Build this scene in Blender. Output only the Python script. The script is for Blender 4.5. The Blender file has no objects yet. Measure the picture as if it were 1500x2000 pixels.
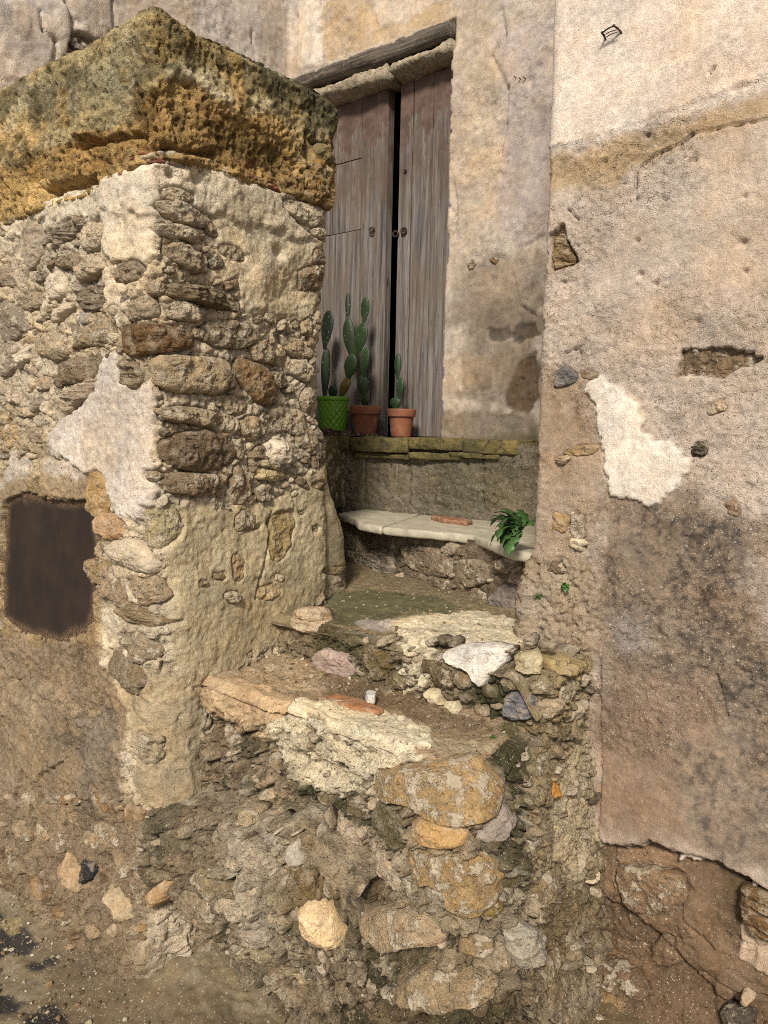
import bpy, math, random
import numpy as np
from mathutils import Vector, Matrix

# ------------------------------------------------------------------ camera, world, sun, exposure
SC = bpy.context.scene
COL = SC.collection
EYE = np.array([0.0, 0.0, 1.55])
FOC = 1500.0                                   # focal length for a 1500 x 2000 picture
YAW, PITCH, ROLL = math.radians(38.3), math.radians(5.7), math.radians(1.2)
_fl = np.array([-math.sin(YAW), math.cos(YAW), 0.0]); _rl = np.array([math.cos(YAW), math.sin(YAW), 0.0]); _u0 = np.array([0, 0, 1.0])
FW = _fl*math.cos(PITCH) - _u0*math.sin(PITCH); _up = _u0*math.cos(PITCH) + _fl*math.sin(PITCH)
RT = _rl*math.cos(ROLL) + _up*math.sin(ROLL); UP = _up*math.cos(ROLL) - _rl*math.sin(ROLL)
cam = bpy.data.cameras.new('camera'); cam.sensor_fit = 'HORIZONTAL'; cam.sensor_width = 36; cam.lens = 36*FOC/1500
cam.clip_start = 0.05; cam.clip_end = 200
cob = bpy.data.objects.new('camera', cam); COL.objects.link(cob)
cob.matrix_world = Matrix(((RT[0], UP[0], -FW[0], EYE[0]), (RT[1], UP[1], -FW[1], EYE[1]), (RT[2], UP[2], -FW[2], EYE[2]), (0, 0, 0, 1)))
SC.camera = cob
SUN_TRAVEL = Vector((-0.36, 0.72, -0.59)).normalized()
toward = -SUN_TRAVEL
world = bpy.data.worlds.new('World'); SC.world = world; world.use_nodes = True
wn = world.node_tree; wn.nodes.clear()
sky = wn.nodes.new('ShaderNodeTexSky'); sky.sky_type = 'NISHITA'; sky.sun_disc = False
sky.sun_elevation = math.asin(toward.z); sky.sun_rotation = math.atan2(toward.x, toward.y)
hs = wn.nodes.new('ShaderNodeHueSaturation'); hs.inputs['Saturation'].default_value = 0.12
tint = wn.nodes.new('ShaderNodeMix'); tint.data_type = 'RGBA'; tint.blend_type = 'MULTIPLY'; tint.inputs[0].default_value = 1
tint.inputs[7].default_value = (1.0, 0.95, 0.88, 1)
bg = wn.nodes.new('ShaderNodeBackground'); bg.inputs[1].default_value = 0.095
wo = wn.nodes.new('ShaderNodeOutputWorld')
wn.links.new(sky.outputs[0], hs.inputs['Color']); wn.links.new(hs.outputs[0], tint.inputs[6])
wn.links.new(tint.outputs[2], bg.inputs[0]); wn.links.new(bg.outputs[0], wo.inputs[0])
sl = bpy.data.lights.new('sun', 'SUN'); sl.energy = 3.7; sl.angle = math.radians(10); sl.color = (1.0, 0.905, 0.75)
so = bpy.data.objects.new('sun', sl); COL.objects.link(so)
so.rotation_mode = 'QUATERNION'; so.rotation_quaternion = SUN_TRAVEL.to_track_quat('-Z', 'Y'); so.location = (1, -2, 4)
SC.render.engine = 'CYCLES'; SC.cycles.max_bounces = 5; SC.cycles.diffuse_bounces = 3; SC.cycles.glossy_bounces = 2; SC.cycles.filter_width = 1.0; SC.cycles.use_denoising = False
SC.view_settings.view_transform = 'Standard'; SC.view_settings.look = 'None'
SC.view_settings.gamma = 1; SC.view_settings.exposure = 0.32; SC.view_settings.use_curve_mapping = False

# ------------------------------------------------------------------ noise
def _hash(ix, iy, iz, seed):
    h = (ix.astype(np.uint32)*np.uint32(374761393) + iy.astype(np.uint32)*np.uint32(668265263) + iz.astype(np.uint32)*np.uint32(2147483647 - 1013) + np.uint32((seed*1274126177) & 0xffffffff))
    h = (h ^ (h >> np.uint32(13)))*np.uint32(1274126177)
    h = (h ^ (h >> np.uint32(16)))*np.uint32(2246822519)
    return (h ^ (h >> np.uint32(15))).astype(np.float32)*np.float32(1/4294967296.0)

def vnoise(p, seed=0):
    p = np.asarray(p, np.float32)
    f = np.floor(p); i = f.astype(np.int32).astype(np.uint32); t = p - f
    t = t*t*t*(t*(t*6 - 15) + 10)
    x, y, z = i[..., 0], i[..., 1], i[..., 2]; one = np.uint32(1)
    tx, ty, tz = t[..., 0], t[..., 1], t[..., 2]
    def L(a, b, k): return a + (b - a)*k
    c = L(L(L(_hash(x, y, z, seed), _hash(x+one, y, z, seed), tx), L(_hash(x, y+one, z, seed), _hash(x+one, y+one, z, seed), tx), ty),
          L(L(_hash(x, y, z+one, seed), _hash(x+one, y, z+one, seed), tx), L(_hash(x, y+one, z+one, seed), _hash(x+one, y+one, z+one, seed), tx), ty), tz)
    return c*2 - 1

def fbm(p, scale=1.0, octs=3, seed=0, gain=0.5, stretch=None):
    q = np.asarray(p, np.float32)*scale
    if stretch is not None: q = q*np.asarray(stretch, np.float32)
    out = 0; a = 1.0; tot = 0
    for k in range(octs):
        out = out + a*vnoise(q + np.float32(k*17.3 + 100), seed + k*7); tot += a; a *= gain; q = q*2.03
    return out/tot

def ridged(p, scale, octs=3, seed=0):
    q = np.asarray(p, np.float32)*scale; out = 0; a = 1.0; tot = 0
    for k in range(octs):
        out = out + a*(1 - np.abs(vnoise(q + np.float32(31.7*k + 60), seed + k*5))*2); tot += a; a *= .5; q = q*2.1
    return out/tot

def worley(p, scale, seed=0):                   # F1 distance and the id of the nearest cell
    q = np.asarray(p, np.float32)*scale
    f = np.floor(q); i = f.astype(np.int32); t = q - f
    best = np.full(q.shape[:-1], 9.0, np.float32); sec = best.copy(); cid = best.copy()
    for dx in (-1, 0, 1):
        for dy in (-1, 0, 1):
            for dz in (-1, 0, 1):
                a, b, c = [(i[..., k] + d).astype(np.uint32) for k, d in ((0, dx), (1, dy), (2, dz))]
                h1, h2, h3 = _hash(a, b, c, seed), _hash(a, b, c, seed+1), _hash(a, b, c, seed+2)
                d = np.sqrt((dx + h1 - t[..., 0])**2 + (dy + h2 - t[..., 1])**2 + (dz + h3 - t[..., 2])**2)
                m = d < best
                sec = np.where(m, best, np.minimum(sec, d)); cid = np.where(m, h1, cid); best = np.where(m, d, best)
    return best, sec, cid

def sst0(a, b, x):
    t = np.clip((x - a)/(b - a), 0, 1); return t*t*(3 - 2*t)
def chunks(P, scale, seed, step=.5, crev=.5, gap=.16):      # broken rubble: blocks at uneven depth with open joints between
    P = np.asarray(P, np.float32); wp = .35/scale*np.stack([fbm(P, scale*.9, 2, seed+k) for k in (1, 2, 3)], -1)
    a, b, i = worley(P + wp, scale, seed)
    return step*(i - .5) - crev*(1 - sst0(.02, gap, b - a)) + step*.5*(1 - a), i
def sst(a, b, x):
    t = np.clip((x - a)/(b - a), 0, 1); return t*t*(3 - 2*t)

def terr(n, k=4.0, sharp=.18):                  # stepped noise: flakes with crisp edges
    v = n*k; f = np.floor(v); return (f + sst(.5 - sharp, .5 + sharp, v - f))/k

GAIN = np.array([0.95, 1.0, 1.13])
def C(r, g, b, k=1.0):                          # colour as it looks in even warm light -> base colour
    c = np.array([r, g, b])/255.0
    c = np.where(c <= .04045, c/12.92, ((c + .055)/1.055)**2.4)
    c = c*.93 + c.mean()*.07
    return np.clip(c*GAIN*k*0.86, 0.003, .85)

# ------------------------------------------------------------------ picture ray, used to lay traced outlines on the real surfaces
def ray(x, y): return FW + RT*(x - 750)/FOC + UP*(1000 - y)/FOC
def on_plane(x, y, axis, value):
    d = ray(x, y); t = (value - EYE[axis])/d[axis]; return EYE + t*d

# ------------------------------------------------------------------ materials
def nt(name):
    m = bpy.data.materials.new(name); m.use_nodes = True
    t = m.node_tree; b = t.nodes['Principled BSDF']; return m, t, b
def nd(t, kind, **kw):
    n = t.nodes.new(kind)
    for k, v in kw.items():
        if k in n.inputs: n.inputs[k].default_value = v
        else: setattr(n, k, v)
    return n
def lk(t, a, b): t.links.new(a, b)
def mrange(t, src, a, b, c, d):
    n = nd(t, 'ShaderNodeMapRange'); lk(t, src, n.inputs[0])
    for i, v in enumerate((a, b, c, d)): n.inputs[i+1].default_value = v
    return n.outputs[0]
def mth(t, op, a, b=None, c=None):
    n = nd(t, 'ShaderNodeMath', operation=op)
    for i, v in enumerate((a, b, c)):
        if v is None: continue
        if isinstance(v, (int, float)): n.inputs[i].default_value = v
        else: lk(t, v, n.inputs[i])
    return n.outputs[0]
def mixc(t, fac, a, b, blend='MIX'):
    n = nd(t, 'ShaderNodeMix', data_type='RGBA', blend_type=blend)
    for i, v in ((0, fac), (6, a), (7, b)):
        if isinstance(v, (int, float)): n.inputs[i].default_value = v
        elif isinstance(v, (tuple, list, np.ndarray)): n.inputs[i].default_value = (*[float(q) for q in v[:3]], 1)
        else: lk(t, v, n.inputs[i])
    return n.outputs[2]
def noise(t, vec, scale, detail=4, rough=.55, dist=0):
    n = nd(t, 'ShaderNodeTexNoise'); n.inputs['Scale'].default_value = scale; n.inputs['Detail'].default_value = detail
    n.inputs['Roughness'].default_value = rough; n.inputs['Distortion'].default_value = dist; lk(t, vec, n.inputs['Vector']); return n.outputs[0]
def voro(t, vec, scale, feature='F1'):
    n = nd(t, 'ShaderNodeTexVoronoi', feature=feature); n.inputs['Scale'].default_value = scale; lk(t, vec, n.inputs['Vector']); return n
def bump(t, b, h, strength, dist):
    n = nd(t, 'ShaderNodeBump'); n.inputs['Strength'].default_value = strength; n.inputs['Distance'].default_value = dist
    lk(t, h, n.inputs['Height']); lk(t, n.outputs[0], b.inputs['Normal'])
def scaled(t, vec, s):
    n = nd(t, 'ShaderNodeMapping'); n.inputs['Scale'].default_value = s; lk(t, vec, n.inputs[0]); return n.outputs[0]

def earthy(name, src='attr', fleck=.5, pit=.5, bstr=.8, bdist=.004, grain=1.0, strata=0.0, mud=0.0, contrast=1.0, rough=.92, fscale=115, lump=1.1, grit=.34):
    m, t, b = nt(name)
    tc = nd(t, 'ShaderNodeTexCoord').outputs['Object']
    if src == 'attr':
        an = nd(t, 'ShaderNodeAttribute', attribute_name='Col'); base = an.outputs['Color']; alp = an.outputs['Alpha']; vec = tc
    else:
        oi = nd(t, 'ShaderNodeObjectInfo'); base = oi.outputs['Color']; alp = 1.0
        off = nd(t, 'ShaderNodeVectorMath', operation='SCALE'); off.inputs[0].default_value = (7.1, 3.3, 5.7); lk(t, oi.outputs['Random'], off.inputs['Scale'])
        ad = nd(t, 'ShaderNodeVectorMath', operation='ADD'); lk(t, tc, ad.inputs[0]); lk(t, off.outputs[0], ad.inputs[1]); vec = ad.outputs[0]
    n0 = noise(t, vec, 9, 3, .6); n1 = noise(t, vec, 42*grain, 6, .74, .3); n2 = noise(t, vec, 300*grain, 2, .6)
    c = 1.0*contrast
    v = mth(t, 'MULTIPLY', mrange(t, n0, .3, .7, 1-.16*c, 1+.13*c), mrange(t, n1, .28, .72, 1-.36*c, 1+.27*c))
    v = mth(t, 'MULTIPLY', v, mrange(t, n2, .3, .7, 1-.26*c, 1+.22*c))
    col = nd(t, 'ShaderNodeVectorMath', operation='SCALE'); lk(t, base, col.inputs[0]); lk(t, v, col.inputs['Scale']); col = col.outputs[0]
    # warm / cool drift
    hue = noise(t, vec, 16, 3, .5)
    col = mixc(t, mrange(t, hue, .42, .66, 0, .55), col, mixc(t, 1.0, col, (1.06, .98, .86), 'MULTIPLY'))
    h = mth(t, 'ADD', mth(t, 'MULTIPLY', n1, lump), mth(t, 'MULTIPLY', n2, grit))
    if fleck:
        vo = voro(t, vec, fscale); sep = nd(t, 'ShaderNodeSeparateColor'); lk(t, vo.outputs['Color'], sep.inputs[0])
        f = mth(t, 'MULTIPLY', mrange(t, vo.outputs['Distance'], .22, .34, 1, 0), mrange(t, sep.outputs[0], .80, .84, 0, 1))
        vo2 = voro(t, vec, fscale*2.1); sep2 = nd(t, 'ShaderNodeSeparateColor'); lk(t, vo2.outputs['Color'], sep2.inputs[0])
        f2 = mth(t, 'MULTIPLY', mrange(t, vo2.outputs['Distance'], .25, .36, 1, 0), mrange(t, sep2.outputs[1], .78, .82, 0, 1))
        fm = mth(t, 'MULTIPLY', mth(t, 'MULTIPLY', mth(t, 'MAXIMUM', mth(t, 'MULTIPLY', f, sep.outputs[1]), f2), fleck), alp)
        fc = mixc(t, sep.outputs[2], C(232, 218, 194), C(190, 168, 132)); col = mixc(t, fm, col, fc)
        dk = mth(t, 'MULTIPLY', mrange(t, vo2.outputs['Distance'], .2, .34, 1, 0), mrange(t, sep2.outputs[2], .86, .9, 0, .5*fleck))
        col = mixc(t, dk, col, C(92, 74, 54))
    if pit:
        pn = noise(t, vec, 75*grain, 2, .6, 1.0); pm = mth(t, 'MULTIPLY', mrange(t, pn, .63, .71, 0, pit), alp)
        col = mixc(t, mth(t, 'MULTIPLY', pm, .55), col, mixc(t, 1.0, col, (.45, .40, .33), 'MULTIPLY'))
        h = mth(t, 'SUBTRACT', h, mth(t, 'MULTIPLY', pm, .9))
    if strata:
        w = noise(t, scaled(t, vec, (14, 14, 130)), 1.0, 5, .6, .6)
        col = mixc(t, mrange(t, w, .35, .52, .75*strata, 0), col, mixc(t, 1.0, col, (.42, .38, .33), 'MULTIPLY'))
        col = mixc(t, mrange(t, w, .55, .7, 0, .35*strata), col, C(222, 204, 172))
        h = mth(t, 'ADD', h, mth(t, 'MULTIPLY', w, 1.5*strata))
    if mud:
        mm = mrange(t, noise(t, vec, 26, 5, .7), .50, .57, 0, mud); col = mixc(t, mm, col, mixc(t, n1, C(166, 146, 114), C(220, 202, 172))); h = mth(t, 'ADD', h, mth(t, 'MULTIPLY', mm, .4))
    lk(t, col, b.inputs['Base Color']); b.inputs['Roughness'].default_value = rough; b.inputs['Specular IOR Level'].default_value = .25
    bump(t, b, mth(t, 'MULTIPLY', h, mth(t, 'ADD', mth(t, 'MULTIPLY', alp, .7), .3)) if src == 'attr' else h, bstr, bdist)
    return m

M = {}
M['mortar'] = earthy('lime_mortar', fleck=.6, pit=.8, bstr=1.0, bdist=.011)
M['plaster'] = earthy('pebbly_plaster', fleck=.7, pit=.55, bstr=1.0, bdist=.008, grain=1.2, contrast=.9, fscale=95, lump=.75, grit=.5)
M['wallplaster'] = earthy('old_limewash', fleck=.12, pit=.45, bstr=.8, bdist=.006, grain=.9, contrast=.8)
M['tufa'] = earthy('tufa', fleck=.25, pit=1.0, bstr=1.0, bdist=.014, grain=1.0, contrast=1.35)
M['rubble'] = earthy('rubble_fill', fleck=.6, pit=.8, bstr=1.0, bdist=.014, contrast=1.2)
M['ground'] = earthy('alley_ground', fleck=.5, pit=.3, bstr=.6, bdist=.004, grain=1.2, contrast=.8, fscale=80)
M['stone'] = earthy('field_stone', 'obj', fleck=.3, pit=.5, bstr=1.0, bdist=.010, grain=.9, mud=.9, contrast=1.2)
M['strata'] = earthy('banded_stone', 'obj', fleck=.1, pit=.3, bstr=1.0, bdist=.008, strata=1.0, mud=.5)
M['porous'] = earthy('porous_stone', 'obj', fleck=.15, pit=1.0, bstr=1.0, bdist=.012, grain=1.2, contrast=1.3, mud=.4)
M['clean'] = earthy('clean_stone', 'obj', fleck=.1, pit=.25, bstr=.9, bdist=.007, grain=.8, contrast=.95, mud=.35)

# ------------------------------------------------------------------ meshes and objects
def mesh_np(name, V, Q, cols=None, smooth=True, alpha=None):
    V = np.ascontiguousarray(V, np.float32); Q = np.ascontiguousarray(Q, np.int32)
    me = bpy.data.meshes.new(name); k = Q.shape[1]
    me.vertices.add(len(V)); me.vertices.foreach_set('co', V.ravel())
    me.loops.add(Q.size); me.loops.foreach_set('vertex_index', Q.ravel())
    me.polygons.add(len(Q)); me.polygons.foreach_set('loop_start', np.arange(0, Q.size, k, dtype=np.int32))
    try: me.polygons.foreach_set('loop_total', np.full(len(Q), k, np.int32))
    except Exception: pass
    me.polygons.foreach_set('use_smooth', np.full(len(Q), smooth))
    if cols is not None:
        a = me.color_attributes.new('Col', 'FLOAT_COLOR', 'POINT')
        c4 = np.ones((len(V), 4), np.float32); c4[:, :3] = cols
        if alpha is not None: c4[:, 3] = alpha
        a.data.foreach_set('color', c4.ravel())
    me.update(calc_edges=True); me.validate(); return me

def world_loc(o):
    return Vector((0, 0, 0)) if o is None else world_loc(o.parent) + o.matrix_parent_inverse.translation + o.location
def hang(o, parent):
    o.parent = parent; o.matrix_parent_inverse = Matrix.Translation(-world_loc(parent)); return o
PARTS = {}
def obj(name, me, mat=None, parent=None, color=None):
    o = bpy.data.objects.new(name, me); COL.objects.link(o)
    if mat is not None:
        if len(me.materials) == 0: me.materials.append(mat)
    if parent is not None:
        hang(o, parent)
    if color is not None: o.color = (*[float(c) for c in color[:3]], 1)
    return o

def pyobj(name, verts, faces, mat=None, parent=None, color=None, smooth=False):
    me = bpy.data.meshes.new(name); me.from_pydata([tuple(map(float, v)) for v in verts], [], faces); me.update()
    if smooth: me.polygons.foreach_set('use_smooth', [True]*len(me.polygons))
    return obj(name, me, mat, parent, color)

def thing(name, label, cat, loc=(0, 0, 0), group=None):
    e = bpy.data.objects.new(name, None); COL.objects.link(e); e.location = loc; e.empty_display_size = .05
    return tag(e, label, cat, group)
def tag(o, label, cat, group=None):
    o['label'] = label; o['category'] = cat
    if group: o['group'] = group
    return o

# ------------------------------------------------------------------ upright surfaces that follow a path on plan
def rounded(pts, radii):
    P, T = [], []
    pts = [np.array(p, float) for p in pts]
    for i, p in enumerate(pts):
        if i == 0: d = pts[1] - p; P.append(p); T.append(d/np.linalg.norm(d)); continue
        if i == len(pts) - 1: d = p - pts[i-1]; P.append(p); T.append(d/np.linalg.norm(d)); continue
        a = p - pts[i-1]; a /= np.linalg.norm(a); b = pts[i+1] - p; b /= np.linalg.norm(b); r = radii[i-1]
        for k in range(9):
            u = k/8; q0 = p - a*r; q1 = p + b*r
            P.append((1-u)**2*q0 + 2*u*(1-u)*p + u*u*q1); tt = (1-u)*a + u*b; T.append(tt/np.linalg.norm(tt))
    return np.array(P), np.array(T)

class Surf:
    def __init__(s, pts, radii, shape=None):
        s.P, s.T = rounded(pts, radii); s.N = np.stack([s.T[:, 1], -s.T[:, 0]], 1)
        s.s = np.concatenate([[0], np.cumsum(np.linalg.norm(np.diff(s.P, axis=0), axis=1))]); s.len = s.s[-1]
        s.shape = shape or (lambda S, Z: np.zeros(np.shape(S))); s.outlines = []; s.ext = None; s.tilt = lambda S, Z: 0.0*np.asarray(S)
    def at(s, S, Z, h=0, use_shape=True):
        S = np.asarray(S, float); Z = np.asarray(Z, float)
        x, y = np.interp(S, s.s, s.P[:, 0]), np.interp(S, s.s, s.P[:, 1]); nx, ny = np.interp(S, s.s, s.N[:, 0]), np.interp(S, s.s, s.N[:, 1])
        l = np.hypot(nx, ny); hh = h + (s.shape(S, Z) if use_shape else 0)
        return np.stack([x + nx/l*hh, y + ny/l*hh, Z + s.tilt(S, Z) + 0*x], -1)
    def pix(s, x, y):
        d = ray(x, y); off = np.zeros(len(s.P)); best = None
        for it in range(4):
            Q = s.P + s.N*off[:, None]; A = Q[:-1]; B = Q[1:] - A
            den = d[0]*B[:, 1] - d[1]*B[:, 0]; den = np.where(np.abs(den) < 1e-9, 1e-9, den)
            t = (A[:, 0]*B[:, 1] - A[:, 1]*B[:, 0])/den; u = (A[:, 0]*d[1] - A[:, 1]*d[0])/den
            ok = (t > .2) & (u > -.001) & (u < 1.001) & ((s.N[:-1] + s.N[1:])@d[:2] < 0)
            if not ok.any(): break
            k = np.where(ok, t, 1e9).argmin(); S = s.s[k] + np.clip(u[k], 0, 1)*(s.s[k+1] - s.s[k]); Z = EYE[2] + t[k]*d[2]; Z = Z - float(s.tilt(np.array([S]), np.array([Z]))[0])
            best = (float(S), float(Z)); h = float(s.shape(np.array([S]), np.array([Z]))[0])
            if abs(h - off[0]) < 5e-4: break
            off = np.full(len(s.P), h)
        if best is None and s.ext is not None:      # outline point beyond the face: keep to the plane of the face
            ax, val, s_at = s.ext; t = (val - EYE[ax])/d[ax]; q = EYE + t*d; best = (float(s_at(q)), float(q[2]))
        return best
    def poly(s, pts):
        r = [s.pix(*p) for p in pts]; return np.array([q for q in r if q is not None])

def sd_poly(S, Z, poly):                        # signed distance, negative inside
    d = np.full(S.shape, 1e9); inside = np.zeros(S.shape, bool); n = len(poly)
    for i in range(n):
        ax, ay = poly[i]; bx, by = poly[(i+1) % n]
        ex, ey = bx - ax, by - ay; wx, wy = S - ax, Z - ay
        t = np.clip((wx*ex + wy*ey)/(ex*ex + ey*ey + 1e-12), 0, 1)
        d = np.minimum(d, np.hypot(wx - t*ex, wy - t*ey))
        c = (ay > Z) != (by > Z); inside ^= c & (S < (bx - ax)*(Z - ay)/((by - ay) if by != ay else 1e-9) + ax)
    return np.where(inside, -d, d)

class Grid:                                     # a relief laid on a Surf: height above it and colour for every node
    def __init__(g, surf, sv, zv, base):
        g.f = surf; g.sv = np.asarray(sv); g.zv = np.asarray(zv)
        g.S, g.Z = np.meshgrid(g.sv, g.zv, indexing='ij')
        g.P0 = surf.at(g.S, g.Z); g.h = np.zeros(g.S.shape); g.c = np.zeros(g.S.shape + (3,)) + base
        g.del_ = np.zeros(g.S.shape, bool); g.rough = np.ones(g.S.shape)
        g.wob = fbm(g.P0, 22, 3, 5); g.wob2 = fbm(g.P0, 70, 2, 9)
    def win(g, poly, pad=.06):
        a, b = poly.min(0) - pad, poly.max(0) + pad
        i0, i1 = np.searchsorted(g.sv, (a[0], b[0])); j0, j1 = np.searchsorted(g.zv, (a[1], b[1]))
        return slice(i0, i1), slice(j0, j1)
    def mask(g, poly, soft=.006, wob=.012, wob2=.004, pad=.08):
        w = g.win(poly, pad + soft)
        if g.S[w].size == 0: return w, np.zeros(g.S[w].shape), np.zeros(g.S[w].shape)
        d = sd_poly(g.S[w], g.Z[w], poly) + wob*g.wob[w] + wob2*g.wob2[w]
        return w, 1 - sst(-soft, soft, d), d
    def paint(g, px, col, soft=.006, wob=.012, amt=1.0, lift=0.0, rough=None, wob2=.004, vary=0.0):
        poly = g.f.poly(px) if not isinstance(px, np.ndarray) else px
        if len(poly) < 3: return
        w, m, d = g.mask(poly, soft, wob, wob2)
        if m.size == 0: return
        a = m*amt
        if vary: a = a*np.clip(1 - vary + vary*(0.5 + 1.6*g.wob[w]), 0, 1)
        g.c[w] = g.c[w]*(1 - a[..., None]) + col*a[..., None]
        g.h[w] += lift*m
        if rough is not None: g.rough[w] = g.rough[w]*(1 - m) + rough*m
    def crack(g, px, width=.003, depth=.012, wob=.006):
        q = g.f.poly(px)
        for a, b in zip(q[:-1], q[1:]):
            pl = np.array([a, b]); w = g.win(pl, .03); S, Z = g.S[w], g.Z[w]
            if S.size == 0: continue
            e = b - a; t = np.clip(((S - a[0])*e[0] + (Z - a[1])*e[1])/(e@e + 1e-12), 0, 1)
            d = np.hypot(S - a[0] - t*e[0], Z - a[1] - t*e[1]) + wob*g.wob2[w]*.5
            g.h[w] -= depth*np.exp(-(np.maximum(d, 0)/width)**2)
    def seat(g, depth=.014, ring=.010):         # mortar drops back under and round every stone
        for pl in g.f.outlines:
            w = g.win(pl, .03)
            if g.S[w].size == 0: continue
            d = sd_poly(g.S[w], g.Z[w], pl) + .004*g.wob2[w]
            mk = 1 - sst(-.010, -.001, d)
            g.h[w] = g.h[w]*(1 - mk) + np.minimum(g.h[w], .002)*mk - depth*(1 - sst(-.004, ring, d))
    def build(g, name, mat, parent):
        g.V = g.f.at(g.S, g.Z, g.h)
        n, m = g.S.shape; idx = np.arange(n*m).reshape(n, m)
        Q = np.stack([idx[:-1, :-1], idx[1:, :-1], idx[1:, 1:], idx[:-1, 1:]], -1)
        keep = ~(g.del_[:-1, :-1] | g.del_[1:, :-1] | g.del_[1:, 1:] | g.del_[:-1, 1:])
        me = mesh_np(name, g.V.reshape(-1, 3), Q[keep].reshape(-1, 4), g.c.reshape(-1, 3), alpha=np.clip(g.rough, .12, 1).reshape(-1))
        return obj(name, me, mat, parent)

def rng_lines(*spans):                          # (start, stop, step) spans joined into one rising list
    out = []
    for a, b, st in spans: out.append(np.arange(a, b - st*.4, st))
    out.append([spans[-1][1]]); return np.concatenate(out)

# ------------------------------------------------------------------ stones
rnd = random.Random(11)
def outline_from(surf, spec, seed):
    r = random.Random(seed)
    if isinstance(spec, list):                  # traced outline
        q = surf.poly(spec)
        if len(q) < 3: return None
        for _ in range(1):
            q = np.concatenate([[.8*a + .2*b, .2*a + .8*b] for a, b in zip(q, np.roll(q, -1, 0))])
        return q
    x, y, w, h, rot = spec
    a = surf.pix(x - w/2, y); b = surf.pix(x + w/2, y); c = surf.pix(x, y - h/2); d = surf.pix(x, y + h/2); m = surf.pix(x, y)
    if None in (a, b, c, d, m): return None
    return blob(m, abs(b[0] - a[0])/2, abs(c[1] - d[1])/2, rot, r)
def blob(m, rs, rz, rot, r, n=22):
    e = r.uniform(2.1, 3.4); ph = [r.uniform(0, 6.28) for _ in range(4)]; am = [r.uniform(.03, .10) for _ in range(4)]
    out = []
    for k in range(n):
        a = 2*math.pi*k/n; c, s = math.cos(a), math.sin(a)
        rad = (abs(c)**e + abs(s)**e)**(-1/e)*(1 + sum(am[j]*math.sin((j+2)*a + ph[j]) for j in range(4)))
        u, v = rad*c*rs, rad*s*rz; k2 = math.radians(-rot)
        out.append((m[0] + u*math.cos(k2) - v*math.sin(k2), m[1] + u*math.sin(k2) + v*math.cos(k2)))
    return np.array(out)

STONES = []                                     # (surf, outline, protrusion, colour, kind, parent, detail)
def stone(surf, spec, col, prot=.018, kind='stone', parent=None, name='stone', sink=.0, flat=2.2, groove=True):
    sd = len(STONES) + 7
    q = spec if isinstance(spec, np.ndarray) else outline_from(surf, spec, sd)
    if q is None or len(q) < 3: return
    if groove: surf.outlines.append(q[::2] if len(q) > 16 else q)
    STONES.append((surf, q, prot, col, kind, parent, name, sd, sink, flat, .4 if isinstance(spec, list) else 1.0))

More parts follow.
